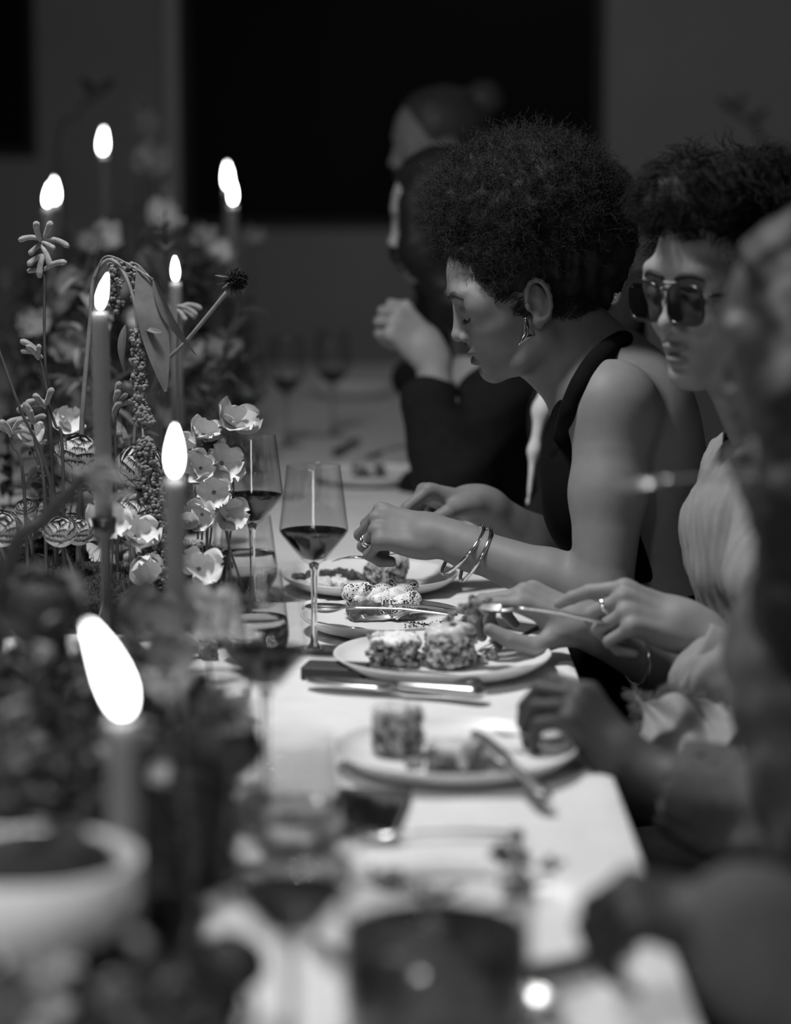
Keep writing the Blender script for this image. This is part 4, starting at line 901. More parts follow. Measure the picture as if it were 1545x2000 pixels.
def pastry(name, label, px, py, r, h, seed, m, top=None, tilt=0.0, sq=1.0, lay=0):
    o = food(name, label, px, py); C = Field()
    if lay:
        for i in range(lay): C.box((.003*math.sin(i*2.3), .002*math.cos(i*1.7), h*(i+.5)/lay), (r*(1-.06*(i % 2)), r*.8*sq, h/lay*.46), rot_about((0, 0, 1), .2*math.sin(i*1.9)), .003, .0025)
    else: C.cone((0, 0, r*.55), (tilt, 0, h-r*.45), r*.92, r, .01); C.ell((0, 0, r*.4), (r*1.05, r, r*.5), None, .01); C.cut((0, 0, h-.003), (-.2*tilt*20, -.12, 1), .006); C.cut((0, 0, .0005), (0, 0, -1), .002)
    w1, w2 = wob(.0020, 300, seed), wob(.0012, 800, seed+1); C.post = lambda P: w1(P)+w2(P); put('pastry_body', C.mesh('pastry_body', .0014), m, o)
    if top:
        S = Field(); S.ell((tilt, 0, h-.004), (r*1.0, r*.86*sq, .010), None, .01)
        for a in np.linspace(0, 6.28, 6)[:-1]: S.cone((tilt+r*.75*math.cos(a), r*.7*sq*math.sin(a), h-.004), (tilt+r*.98*math.cos(a), r*.86*sq*math.sin(a), h-.010-.008*abs(math.sin(a*2.3+seed))), .006, .004, .008)
        w3 = wob(.0013, 350, seed+5); S.post = w3; put('topping', S.mesh('topping', .0014), top, o)
    return o
pastry('pastry_slice', 'layered pastry slice with cream top on the left of the front plate', 770, 1296, .031, .034, 3, M_past, M_cream, lay=5)
pastry('pastry_roll', 'round shredded pastry roll with glazed top on the front plate', 878, 1300, .032, .048, 8, M_past, M_glaze)
pastry('pastry_roll', 'shredded pastry mound on the plate of the woman with bangles', 752, 1138, .030, .040, 14, M_past, M_glaze, .004)
pastry('pastry_roll', 'tall blurred pastry roll standing on the plate with the dark tart', 775, 1470, .026, .050, 22, M_past, M_glaze)
pastry('dark_tart', 'dark broken tart beside the tall blurred roll', 888, 1502, .028, .026, 31, M_cake, M_glaze, lay=4)
pastry('pastry_bite', 'dark pastry on the plate below the raised fist', 720, 930, .030, .022, 41, M_cake, M_glaze, lay=3)
md = food('mash', 'white lumpy mash on the plate of the woman with bangles', 640, 1150); C = Field(); rs = np.random.RandomState(2)
for i in range(16): C.ell((rs.uniform(-.032, .030), rs.uniform(-.012, .012), rs.uniform(.004, .012)), (.009, .009, .008), None, .005)
C.post = wob(.0013, 500, 3); put('mash_heap', C.mesh('mash_heap', .0015), M_mash, md)
for (px, py, L, w, rz, lab) in [(690, 1130, .085, .016, -.25, 'dark roasted leaf lying across the plate of the woman with bangles'), (648, 1112, .060, .014, .5, 'dark frilly leaf at the far rim of the plate of the woman with bangles'), (592, 1134, .040, .012, .9, 'small dark leaf hanging over the rim beside the white mash')]:
    o = food('roast_leaf', lab, px, py); C = Field()
    for i in range(5): t = i/4-.5; C.ell((L*t, .004*math.sin(i*2), .006+.003*math.sin(i*1.7)), (L*.16, w*(1-abs(t)*1.2), .0045), None, .006)
    C.post = wob(.0018, 420, int(px)); put('leaf_blade', C.mesh('leaf_blade', .0016), M_herb, o); o.rotation_euler = (0, 0, rz)
bite = thing('food_bite', 'forkful of shredded food held up by the ring hand', 'food', W(925, 1190, 3.03)); C = Field(); rs = np.random.RandomState(8)
for i in range(14): a = rs.randn(3); C.cone(a*np.array([.009, .007, .006]), (a*.8+rs.randn(3)*.5)*np.array([.011, .008, .007]), .0055, .0030, .004)
C.post = wob(.0012, 500, 9); put('shreds', C.mesh('shreds', .0013), M_past, bite)
rs = np.random.RandomState(12)
for i, (px, py, lab) in enumerate([(735, 1745, 'leftmost of the blurred herb leaves on the nearest plate'), (845, 1770, 'middle one of the blurred herb leaves on the nearest plate'), (1000, 1700, 'blurred herb leaf under the fork tines on the nearest plate'), (1055, 1725, 'rightmost of the blurred herb leaves on the nearest plate')]):
    o = food('herb_leaf', lab, px, py); C = Field()
    for k in range(7): a = rs.rand()*6.28; C.cone((0, 0, .006), (.022*math.cos(a), .016*math.sin(a), .008+.012*rs.rand()), .006, .003, .005)
    C.post = wob(.0015, 400, i); put('leaf_blade', C.mesh('leaf_blade', .0018), [M_herb, M_past, M_herb, M_past][i], o)
for i, (px, py, lab) in enumerate([(805, 1500, 'crumb in front of the tall blurred roll'), (955, 1288, 'shred of pastry beside the dark upright fork'), (935, 1295, 'broken crumb right of the round pastry roll')]):
    o = food('crumb', lab, px, py, cat='crumb'); C = Field(); C.ell((0, 0, .005), (.008, .007, .006), None, .004); C.ell((.006, .002, .004), (.006, .006, .005), None, .004); C.post = wob(.0015, 500, i); put('crumb_piece', C.mesh('crumb_piece', .0014), M_past, o)

# linen napkin with a frayed edge on the lap of the grey-sleeved diners
nk = thing('linen_napkin', 'crumpled linen napkin with frayed edge on a dark lap', 'napkin', W(1330, 1420, 2.86)); V = []; Fc = []; nu, nv = 60, 40; rs = np.random.RandomState(6)
def nkp(u, v):
    px = 1238+250*u+18*math.sin(v*5); py = 1352+150*v+26*u+9*math.sin(11*u+3*v)+7*math.sin(17*u-6*v)
    return W(px, py, 2.90-.10*v+.012*math.sin(13*u+5*v)+.008*math.sin(23*u-9*v))
for i in range(nu+1):
    for j in range(nv+1): V.append(nkp(i/nu, j/nv))
for i in range(nu):
    for j in range(nv): Fc.append((i*(nv+1)+j, i*(nv+1)+j+1, (i+1)*(nv+1)+j+1, (i+1)*(nv+1)+j))
M_nap = mat('raw_linen', .24, .9, .1, 80, .3, 600); s_ = put('napkin_sheet', mesh_data('napkin_sheet', V, Fc), M_nap, nk, True); s_.modifiers.new('s', 'SOLIDIFY').thickness = .0012
S = []
for k in range(170):
    v = rs.rand(); p = nkp(0, v); e = p+np.array([-.010-.008*rs.rand(), -.004*rs.rand(), .004*rs.randn()]); S.append([p+(e-p)*t+np.array([0, 0, .0025*math.sin(t*4+k)]) for t in np.linspace(0, 1, 6)])
for k in range(240):
    u = rs.rand()*.9; p = nkp(u, 0); e = p+np.array([-.004*rs.rand(), .004*rs.rand(), .008+.006*rs.rand()]); S.append([p+(e-p)*t+np.array([.0025*math.sin(t*4+k), 0, 0]) for t in np.linspace(0, 1, 6)])
fo = hair_obj('fringe', S, .0005, M_nap, nk)

# ------------------------------------------------------------------ candles
M_wax = mat('candle_wax', .17, .5, .03, 20, sss=1.0, sssr=.05); M_wick = mat('wick', .01, .9); M_flame = emit('flame_glow', 1.0, 20.0); M_brass = mat('aged_brass', .07, .35, .2, 30, metal=1.0)
def candle(px, topy, d, tilt, label, fh=.050, r=.0105, length=.27):
    p = W(px, topy, d); top = p[2]-TABLE_Z; hh = max(.035, top-length); base = np.array([p[0], p[1], ON])
    ho = thing('candle_holder', 'candlestick carrying the ' + label, 'candle holder', base, 0, 'candlesticks')
    put('dish', mesh_data('dish', *lathe([(0, 0), (.036, 0), (.038, .004), (.034, .008), (.010, .012), (0, .012)], 28)), M_brass, ho)
    put('shaft', mesh_data('shaft', *lathe([(.0, .012), (.006, .012), (.0045, hh*.5+.004), (.006, hh-.012), (.0148, hh-.004), (.0150, hh+.014), (.0120, hh+.014), (.0118, hh), (0, hh)], 20)), M_brass, ho)
    o = thing('candle', label, 'candle', base+np.array([0, 0, hh+.0015]), 0, 'lit taper candles'); L = ON+top-TABLE_Z-ON-hh+0.0
    L = p[2]-(ON+hh)
    put('wax', mesh_data('wax', *lathe([(0, 0), (r*1.05, 0), (r*1.04, L*.5), (r*.98, L-.004), (r*.92, L-.0008), (r*.75, L), (r*.35, L-.003), (0, L-.004)], 28)), M_wax, o)
    put('wick', mesh_data('wick', *tube_vf([(0, 0, L-.005), (0, 0, L+.004), (.001*np.sign(tilt), 0, L+.009)], .0009, 6)), M_wick, o)
    V, F = lathe([(0, 0), (.0034, .0012), (.0060, .006), (.0076, .013), (.0080, .019), (.0072, .027), (.0054, .036), (.0030, .044), (.0012, .049), (0, .051)], 16)
    k = fh/.051; V = [(x*k+tilt*z*k*(.4+.6*z/.051), y*k, z*k+L+.0035) for x, y, z in V]
    put('flame', mesh_data('flame', V, F), M_flame, o)
    return o
candle(196, 612, 4722/1600, .22, 'tall taper candle left of the arched amaranth stem', .044)
candle(341, 938, 4722/1900, .02, 'tall taper candle whose flame stands before the pale blossoms', .052)
candle(240, 1405, 1.82, -.36, 'nearest large blurred candle in front of the foliage', .068, .0115, .19)
candle(343, 553, 4.10, -.02, 'taper candle behind the drooping leaf', .040)
candle(92, 408, 4.75, .10, 'pale-topped taper candle behind the tall kangaroo paw', .046); candle(108, 400, 5.5, -.03, 'farther taper candle just behind the pale-topped one', .056)
candle(201, 303, 5.9, .06, 'highest blurred taper candle near the back wall', .060); candle(455, 402, 5.2, .02, 'taper candle before the dark window, front of the pair', .048); candle(446, 372, 5.9, -.04, 'taper candle before the dark window, rear of the pair', .062)

# ------------------------------------------------------------------ flowers
M_stemG = mat('green_stem', .16, .55, .25, 40, .2, 200); M_stemD = mat('dark_stem', .045, .6, .3, 40); M_leaf = mat('leaf_green', .11, .45, .3, 25, .2, 120); M_leafD = mat('leaf_dark', .022, .5, .4, 25)
M_petalW = mat('petal_white', .62, .6, .10, 45, .25, 140, sss=.25, sssr=.004); M_petalG = mat('petal_grey', .30, .6, .15, 45, .2, 140); M_petalD = mat('petal_dark', .05, .6, .3, 40); M_fuzz = mat('fuzzy_floret', .22, .9, .25, 120, .6, 500, sheen=.5); M_moss = mat('moss_dark', .030, .95, .7, 260, 1.0, 500)
M_ama = mat('amaranth', .17, .9, .35, 260, .9, 600, sheen=.3)
def striped(name='striped_petal', v=.62):
    m = mat(name, v, .6, .06, 40, .15, 200, sss=.15, sssr=.003); nt = m.node_tree; N = nt.nodes; L = nt.links; b = N['Principled BSDF']; src = b.inputs['Base Color'].links[0].from_socket
    at = N.new('ShaderNodeAttribute'); at.attribute_name = 'edge'; a2 = N.new('ShaderNodeAttribute'); a2.attribute_name = 'across'
    cb = N.new('ShaderNodeCombineXYZ'); mu = N.new('ShaderNodeMath'); mu.operation = 'MULTIPLY'; mu.inputs[1].default_value = 16.0; L.new(a2.outputs['Fac'], mu.inputs[0]); m3 = N.new('ShaderNodeMath'); m3.operation = 'MULTIPLY'; m3.inputs[1].default_value = 2.2; L.new(at.outputs['Fac'], m3.inputs[0])
    L.new(mu.outputs[0], cb.inputs[0]); L.new(m3.outputs[0], cb.inputs[1]); nz = N.new('ShaderNodeTexNoise'); nz.inputs['Scale'].default_value = 1.0; nz.inputs['Detail'].default_value = 3; L.new(cb.outputs[0], nz.inputs['Vector'])
    ad = N.new('ShaderNodeMath'); ad.operation = 'MULTIPLY_ADD'; L.new(nz.outputs['Fac'], ad.inputs[0]); ad.inputs[1].default_value = .9; L.new(at.outputs['Fac'], ad.inputs[2])
    gt = N.new('ShaderNodeMath'); gt.operation = 'GREATER_THAN'; L.new(ad.outputs[0], gt.inputs[0]); gt.inputs[1].default_value = 1.31
    mx = N.new('ShaderNodeMix'); mx.data_type = 'RGBA'; L.new(gt.outputs[0], mx.inputs[0]); L.new(src, mx.inputs[6]); mx.inputs[7].default_value = (.03, .03, .03, 1); L.new(mx.outputs[2], b.inputs['Base Color']); return m
M_strip = striped()
def petal_me(L, Wd, cup, curl, ruf, seed, nu=8, nv=9, notch=0.0, name='petal'):
    rs = np.random.RandomState(seed); ph = rs.rand(4)*6.28; V = []; F = []; y0 = z0 = 0.0; px = 0.0; rows = []
    for i in range(nv+1):
        v = i/nv; w = Wd*math.sqrt(max(0.0, 1-((v-.60)/(.64 if v < .6 else .42))**2)); w = max(w, Wd*.10); a = curl*v
        if i: px += L/nv*math.cos(a); z0 += L/nv*math.sin(a)
        for j in range(nu+1):
            u = -1+2*j/nu; r = ruf*v*v*(math.sin(5*u+ph[0])+.6*math.sin(9*u+ph[1])+.5*math.sin(4*v*3+ph[2]))
            ext = -notch*L*max(0, 1-abs(u)*2.2)*max(0, v-.7)/.3
            V.append((px+ext+.3*ruf*v*math.sin(7*u+ph[3])*1.2, u*w, z0+cup*Wd*u*u*(.4+.6*v)+r))
    for i in range(nv):
        for j in range(nu): F.append((i*(nu+1)+j, i*(nu+1)+j+1, (i+1)*(nu+1)+j+1, (i+1)*(nu+1)+j))
    return mesh_data(name, V, F)
PET = {'w': [petal_me(.034, .020, .25, .5, .0030, 10+i, notch=.14) for i in range(5)], 's': [petal_me(.027, .016, .35, .9, .0028, 30+i, notch=.08) for i in range(4)]}
def stem_of(root, pts, r0, r1, m, n=10): P = bez(*pts, n=n); return put('stem', mesh_data('stem', *tube_vf(P, np.linspace(r0, r1, len(P)), 8)), m, root, True)
def rotM(o, M, loc): o.matrix_basis = Matrix([[M[0][0], M[0][1], M[0][2], loc[0]], [M[1][0], M[1][1], M[1][2], loc[1]], [M[2][0], M[2][1], M[2][2], loc[2]], [0, 0, 0, 1]])
def blossom(c, face, label, size=1.0, seed=0, group=None, m=None, base=None, name='sweet_pea', n=5, elev=None, stem_m=None):
    rs = np.random.RandomState(seed); c = np.asarray(c, float); base = base if base is not None else np.array([c[0]+rs.uniform(-.03, .03), c[1]+rs.uniform(.02, .06), ON])
    o = thing(name, label, 'flower', base, 0, group); face = nrm(face); u, v, _ = basis(face)
    stem_of(o, [base, base*.4+c*.6+np.array([rs.uniform(-.02, .02), .02, .0]), c-face*.012], .0018, .0013, stem_m or M_stemG)
    put('calyx', mesh_data('calyx', *tube_vf([c-face*.013*size, c-face*.006*size, c+face*.002*size], [.0018*size, .0042*size, .0028*size], 8)), stem_m or M_stemG, o, True)
    for k in range(n):
        a = 2*math.pi*(k+rs.uniform(-.15, .15))/n; el = (elev if elev is not None else .45)+rs.uniform(-.25, .25); out = math.cos(a)*u+math.sin(a)*v; x = nrm(out*math.cos(el)+face*math.sin(el)); z = nrm(face-x*(face@x)); y = np.cross(z, x)
        pm = PET['w' if size*n > 4 and k % 2 == 0 else 's'][rs.randint(4)]; p = put('petal', pm, m or M_petalW, o); s = size*rs.uniform(.85, 1.15); q = c-np.asarray(o.location)
        if not pm.materials or pm.materials[0] != (m or M_petalW): p.material_slots[0].link = 'OBJECT'; p.material_slots[0].material = m or M_petalW
        rotM(p, np.stack([x*s, y*s, z*s], 1), q)
    return o
_ran = {}
def ranunculus(c, R, face, label, seed, m=None, nl=5, group='striped ranunculus blooms'):
    rs = np.random.RandomState(seed); R = R*1.15; face = np.array([face[0], face[1]*.65, face[2]+.25]); c = np.asarray(c, float); base = np.array([c[0]+rs.uniform(-.02, .02), c[1]+.03, ON]); o = thing('ranunculus', label, 'flower', base, 0, group); face = nrm(face); u, v, _ = basis(face)
    stem_of(o, [base, base*.5+c*.5+np.array([.01, 0, 0]), c-face*R*.8], .0028, .0024, M_stemG)
    for l in range(nl):
        t = l/(nl-1); rr = (.74+.26*t); top = .10+1.30*t; n = (3, 4, 5, 6, 7, 7)[l]
        if (l, nl) not in _ran:
            V = []; F = []; nu, nv = 12, 10; E = []; A = []; hw = .72 if l > 1 else 1.1
            for i in range(nv+1):
                vv = i/nv; th = 2.75-(2.75-top)*vv
                for j in range(nu+1):
                    uu = -1+2*j/nu; az = uu*hw*(1-.35*max(0, vv-.75)/.25*abs(uu)**2); fl = 1+.10*t*vv**5+.025*math.sin(6*uu+l*2)*vv**3
                    thh = th+.16*vv**4*uu*uu
                    V.append((rr*fl*math.sin(thh)*math.cos(az), rr*fl*math.sin(thh)*math.sin(az), rr*fl*math.cos(thh)*.95)); E.append(max(vv**1.7, (abs(uu)**3)*min(1, vv*1.6)*.95)); A.append(uu+l*3.1 if vv**1.3 > abs(uu) else vv*2+l*3.1+7)
            for i in range(nv):
                for j in range(nu): F.append((i*(nu+1)+j, i*(nu+1)+j+1, (i+1)*(nu+1)+j+1, (i+1)*(nu+1)+j))
            me = mesh_data('petal', V, F)
            for nm, D in (('edge', E), ('across', A)): at = me.attributes.new(nm, 'FLOAT', 'POINT'); at.data.foreach_set('value', D)
            me.materials.append(m or M_strip); _ran[(l, nl)] = me
        for k in range(n):
            a = 2*math.pi*(k+.5*(l % 2)+rs.uniform(-.12, .12))/n; x = math.cos(a)*u+math.sin(a)*v; M = np.stack([x, np.cross(face, x), face], 1)*R*rs.uniform(.97, 1.04); p = put('petal', _ran[(l, nl)], None, o); rotM(p, M, c-np.asarray(o.location))
    return o
# kangaroo paw: dark stalk with fuzzy finger-like florets
_fl = []
for i in range(4):
    b_ = MB(); L = .028+.004*i; bend = (.25, .6, 1.1, .9)[i]; pts = [(L*math.sin(t*bend)/max(bend, .01), 0, -L*(1-math.cos(t*bend))/max(bend, .01)) for t in np.linspace(0, 1, 10)]; b_.add(*tube_vf(pts, [.0018, .0030, .0036, .0038, .0039, .0040, .0041, .0045, .0044, .0024], 9)); _fl.append(b_.me('floret'))
_tip = petal_me(.009, .0017, .3, -1.2, 0, 3, 4, 5, name='floret_tip')
def kangaroo(pts, label, clusters, seed, r=.0022, m=None, group=None, sc=1.0):
    rs = np.random.RandomState(seed); o = thing('kangaroo_paw', label, 'flower', (pts[0][0], pts[0][1], ON), 0, group); loc = np.asarray(o.location); stem_of(o, pts, r*1.2, r*.8, M_stemD)
    for (q, dirs) in clusters:
        for dv in dirs:
            x = nrm(dv); z = np.array([0, 0, 1.0])+rs.randn(3)*.25; z = nrm(z-x*(z@x)); y = np.cross(z, x); s = sc*rs.uniform(.8, 1.1); p = put('floret', _fl[rs.randint(4)], m or M_fuzz, o); q2 = np.asarray(q)+rs.randn(3)*.003-loc; rotM(p, np.stack([x*s, y*s, z*s], 1), q2)
    return o
dF = 3.36
def PX(*L): return [W(x, y, d_) for x, y, d_ in L]
def base_at(px, d): return TD(px, d, .004)
fan = lambda n, sd, up=.5: [np.array([math.cos(a)*.9, -.35+.4*math.sin(a*3+sd), up+.5*math.sin(a)]) for a in np.linspace(-.6, 3.7, n)]
kangaroo([base_at(118, 3.40)]+PX((100, 870, 3.38), (94, 790, 3.37), (87, 675, 3.36), (87, 540, 3.36), (86, 478, 3.36)), 'tall dark-stalked kangaroo paw with fuzzy florets against the dark wall',
         [(W(86, 472, 3.36), [(-1, -.2, .55), (-.25, -.5, .9), (.3, -.3, .95), (1, -.3, .15), (.9, -.5, -.3), (.5, -.6, -.5), (-.7, -.4, -.5)]), (W(85, 500, 3.36), [(-.8, -.4, -.2), (-.3, -.5, -.5)]), (W(87, 530, 3.36), [(-1, -.1, .05), (.6, -.2, .6)])], 1)
kangaroo([base_at(112, 3.38)]+PX((99, 840, 3.36), (86, 735, 3.36), (76, 697, 3.36)), 'kangaroo paw side shoot with a closed cluster below the tall one', [(W(76, 697, 3.36), [(-.7, -.2, .9), (-.3, -.2, 1), (.1, -.3, 1), (-.2, -.4, .9)])], 2)
kangaroo([base_at(125, 3.34)]+PX((122, 880, 3.34), (108, 830, 3.34), (92, 790, 3.34)), 'kangaroo paw with five upright fingers above the round striped bloom', [(W(92, 790, 3.34), [(-1, -.3, .35), (-.8, -.3, .6), (-.5, -.3, .8), (.35, -.3, 1), (-.9, -.2, .1)])], 3)
kangaroo([base_at(92, 3.32)]+PX((86, 950, 3.32), (70, 870, 3.32), (62, 825, 3.32)), 'kangaroo paw with spread fingers left of the round striped bloom', [(W(62, 825, 3.32), [(-1, -.2, .5), (-.5, -.3, .9), (.0, -.3, 1), (.5, -.3, .9), (.2, -.4, .9)])], 4)
kangaroo([base_at(60, 3.30)]+PX((45, 930, 3.30), (25, 870, 3.30), (18, 846, 3.30)), 'kangaroo paw with thick fingers at the left edge', [(W(18, 846, 3.30), [(-.6, -.3, .9), (-.1, -.3, 1), (.5, -.3, .9), (.8, -.2, .5)])], 5)
kangaroo([base_at(232, 3.42)]+PX((226, 900, 3.42), (228, 820, 3.42), (232, 795, 3.42)), 'kangaroo paw with pale fingers right of the tall candle', [(W(232, 792, 3.42), [(.1, -.2, 1), (.5, -.3, .9), (.8, -.3, .6), (.2, -.5, .8)]), (W(226, 815, 3.42), [(.6, -.3, -.4), (.2, -.4, -.6), (-.2, -.3, .8)])], 6)
kangaroo([base_at(352, 3.60)]+PX((350, 900, 3.62), (346, 700, 3.64), (350, 600, 3.64)), 'kangaroo paw peeking out behind the drooping leaf', [(W(352, 598, 3.64), [(.9, -.2, .4), (1, -.2, .1), (.9, -.3, -.4), (.6, -.4, -.6)])], 7)
kangaroo([base_at(150, 3.30)]+PX((95, 930, 3.28), (40, 800, 3.26), (0, 690, 3.26), (-18, 640, 3.26)), 'plain thin stalk leaning out of the left edge', [(W(-18, 640, 3.26), [(-.6, -.3, .9), (.3, -.3, 1)])], 8)
ranunculus(W(154, 884, 3.40), .0275, (.15, -.6, .75), 'white ranunculus with dark striped edges behind the thick stem, leftmost of the large ones', 11)
ranunculus(W(277, 910, 3.36), .0300, (.2, -.75, .5), 'white ranunculus with dark jagged edges partly hidden by amaranth', 12); ranunculus(W(266, 1000, 3.34), .0300, (.1, -.8, .5), 'striped ranunculus below the jagged-edged one', 13)
ranunculus(W(2, 1030, 3.25), .0230, (.3, -.8, .4), 'speckled ranunculus cut by the left edge', 14); ranunculus(W(117, 1036, 3.28), .0200, (0, -.8, .5), 'small striped ranunculus low in the dark foliage', 15); ranunculus(W(153, 1036, 3.32), .0180, (.2, -.8, .5), 'small dark striped ranunculus beside another small one', 16); ranunculus(W(50, 992, 3.36), .0125, (-.1, -.8, .6), 'striped ranunculus bud near the left edge', 17)
blossom(W(214, 1016, 3.22), (.05, -.95, .25), 'open white blossom with five flat petals in front of the striped blooms', 1.05, 21, elev=.12)
blossom(W(262, 1050, 3.26), (.45, -.6, .5), 'white ruffled blossom just right of the flat five-petalled one', 1.0, 22); blossom(W(276, 1092, 3.24), (.3, -.7, -.5), 'white blossom hanging down over the dark moss', 1.0, 23)
for i, (x, y, d_, fc, s, lab) in enumerate([(398, 850, 3.42, (.2, -.7, .6), 1.0, 'white sweet pea right of the middle candle flame'), (450, 826, 3.45, (.5, -.6, .5), 1.15, 'topmost white sweet pea with an upright petal above the wine glass'), (392, 915, 3.40, (-.1, -.9, .3), 1.0, 'white sweet pea beside the candle top'), (432, 905, 3.44, (.3, -.8, .4), 1.2, 'large pale sweet pea touching the wine glass bowl'), (418, 962, 3.40, (0, -.9, .2), 1.1, 'pale sweet pea in the middle of the cluster'), (440, 1000, 3.44, (.4, -.8, .2), 1.1, 'pale sweet pea hanging beside the wine in the glass'), (395, 1005, 3.38, (-.2, -.9, .1), .9, 'small pale sweet pea low in the cluster'), (388, 1112, 3.20, (.3, -.8, .4), 1.05, 'single white blossom lying low on the moss by the water glass'), (372, 880, 3.46, (-.3, -.8, .5), .9, 'pale sweet pea half behind the candle flame')]):
    blossom(W(x, y, d_), fc, lab, s, 40+i, 'white sweet pea cluster')
blossom(W(60, 860, 3.5), (.2, -.5, .8), 'white blossom edge showing behind the left kangaroo paws', 1.0, 61); blossom(W(130, 835, 3.55), (.3, -.6, .7), 'white blossom showing behind the dark stalks', 1.0, 62)
# amaranth: an arched stem that carries long knobbly tassels
def tassel(o, P, r, seed, m=None):
    rs = np.random.RandomState(seed); P = np.asarray(P); n = len(P); b_ = MB(); tet = [(1, 1, 1), (-1, -1, 1), (-1, 1, -1), (1, -1, -1), (0, 0, 1.6), (1.5, 0, 0), (-1.5, 0, 0), (0, 1.5, 0), (0, -1.5, 0), (0, 0, -1.6)]
    import bmesh
    for i in range(n*26):
        t = rs.rand()*(n-1); k = int(t); p = P[k]+(P[min(k+1, n-1)]-P[k])*(t-k); rr = 1.35*r*(.65+.5*math.sin(t*.9+seed)**2)*(1-.5*max(0, (t/(n-1))-.85)/.15); q = p+nrm(rs.randn(3))*rr*rs.uniform(.5, 1.0)*np.array([1, 1, .8]); s = rs.uniform(.0018, .0040)
        ico = _ico; b_.add([(q[0]+v[0]*s, q[1]+v[1]*s, q[2]+v[2]*s) for v in ico[0]], ico[1])
    return put('tassel', b_.me('tassel', True), m or M_ama, o, True)
import bmesh as _bm
_t = _bm.new(); _bm.ops.create_icosphere(_t, subdivisions=1, radius=1.0); _ico = ([tuple(v.co) for v in _t.verts], [tuple(v.index for v in f.verts) for f in _t.faces]); _t.free()
am = thing('amaranth', 'arching amaranth with knobbly hanging tassels and drooping leaves behind the candle', 'flower', base_at(158, 3.42))
stem_of(am, [base_at(150, 3.42)]+PX((158, 900, 3.42), (163, 783, 3.41), (176, 634, 3.40), (184, 545, 3.39), (212, 508, 3.38), (240, 530, 3.37), (261, 585, 3.36), (269, 650, 3.36), (272, 760, 3.36)), .0042, .0022, M_stemG)
tassel(am, bez(*PX((268, 650, 3.36), (270, 700, 3.36), (272, 750, 3.36), (274, 800, 3.36), (280, 832, 3.36)), n=4), .0085, 1); tassel(am, bez(*PX((278, 800, 3.35), (286, 818, 3.35), (294, 826, 3.35)), n=3), .008, 2); tassel(am, bez(*PX((282, 860, 3.33), (288, 900, 3.33), (292, 940, 3.33), (298, 975, 3.33)), n=4), .012, 3)
tassel(am, bez(*PX((298, 970, 3.32), (306, 1010, 3.32), (312, 1050, 3.32), (318, 1110, 3.32), (322, 1150, 3.32)), n=4), .013, 4); tassel(am, bez(*PX((225, 515, 3.40), (222, 560, 3.40), (224, 610, 3.40)), n=4), .009, 5); tassel(am, bez(*PX((250, 520, 3.40), (268, 560, 3.40), (280, 620, 3.40), (282, 660, 3.40)), n=4), .010, 6)
stem_of(am, PX((274, 760, 3.36), (278, 830, 3.35), (284, 900, 3.33), (298, 980, 3.32)), .0020, .0015, M_stemG)
def leaf_me(L, Wd, fold, bend, twist=0.0, nu=6, nv=14, name='leaf_blade'):
    V = []; F = []; x = z = 0.0
    for i in range(nv+1):
        v = i/nv; w = Wd*math.sin(math.pi*min(1, v*.96+.02))**.8*(1-.35*v); a = -bend*v
        if i: x += L/nv*math.cos(a); z += L/nv*math.sin(a)
        for j in range(nu+1): u = -1+2*j/nu; ct, st = math.cos(twist*v), math.sin(twist*v); V.append((x, u*w*ct, z+fold*w*abs(u)+u*w*st+.04*w*math.sin(9*v+u*3)))
    for i in range(nv):
        for j in range(nu): F.append((i*(nu+1)+j, i*(nu+1)+j+1, (i+1)*(nu+1)+j+1, (i+1)*(nu+1)+j))
    return mesh_data(name, V, F)
def leaf_at(o, p, tip, Wd, up, fold=.35, bend=.6, twist=.4, m=None, name='leaf_blade'):
    p, tip = np.asarray(p, float), np.asarray(tip, float); L = np.linalg.norm(tip-p); me = leaf_me(L*1.06, Wd, fold, bend, twist, name=name); me.materials.append(m or M_leaf); x = nrm(tip-p); u = np.asarray(up, float); z = nrm(u-x*(u@x)); y = np.cross(z, x); c = put(name, me, None, o)
    c.matrix_basis = Matrix([[x[0], y[0], z[0], 0], [x[1], y[1], z[1], 0], [x[2], y[2], z[2], 0], [0, 0, 0, 1]]) ; c.matrix_basis.translation = Vector((p-np.asarray(o.location)).tolist()); return c
leaf_at(am, W(272, 520, 3.36), W(326, 745, 3.33), .024, (.3, -1, .2), .25, .25, .2); leaf_at(am, W(300, 545, 3.35), W(360, 690, 3.32), .016, (-.8, -.5, .3), .5, .3, .5); leaf_at(am, W(245, 635, 3.37), W(226, 720, 3.36), .010, (-.5, -.8, .2)); leaf_at(am, W(282, 640, 3.35), W(316, 660, 3.34), .006, (0, -.5, .8), .4, -.6)
for a_, b2, c_ in [((184, 545), (212, 500), (300, 545)), ((240, 530), (265, 515), (305, 555)), ((263, 590), (285, 575), (312, 590))]: stem_of(am, PX((*a_, 3.38), (*b2, 3.37), (*c_, 3.35)), .0016, .0011, M_stemG, 8)
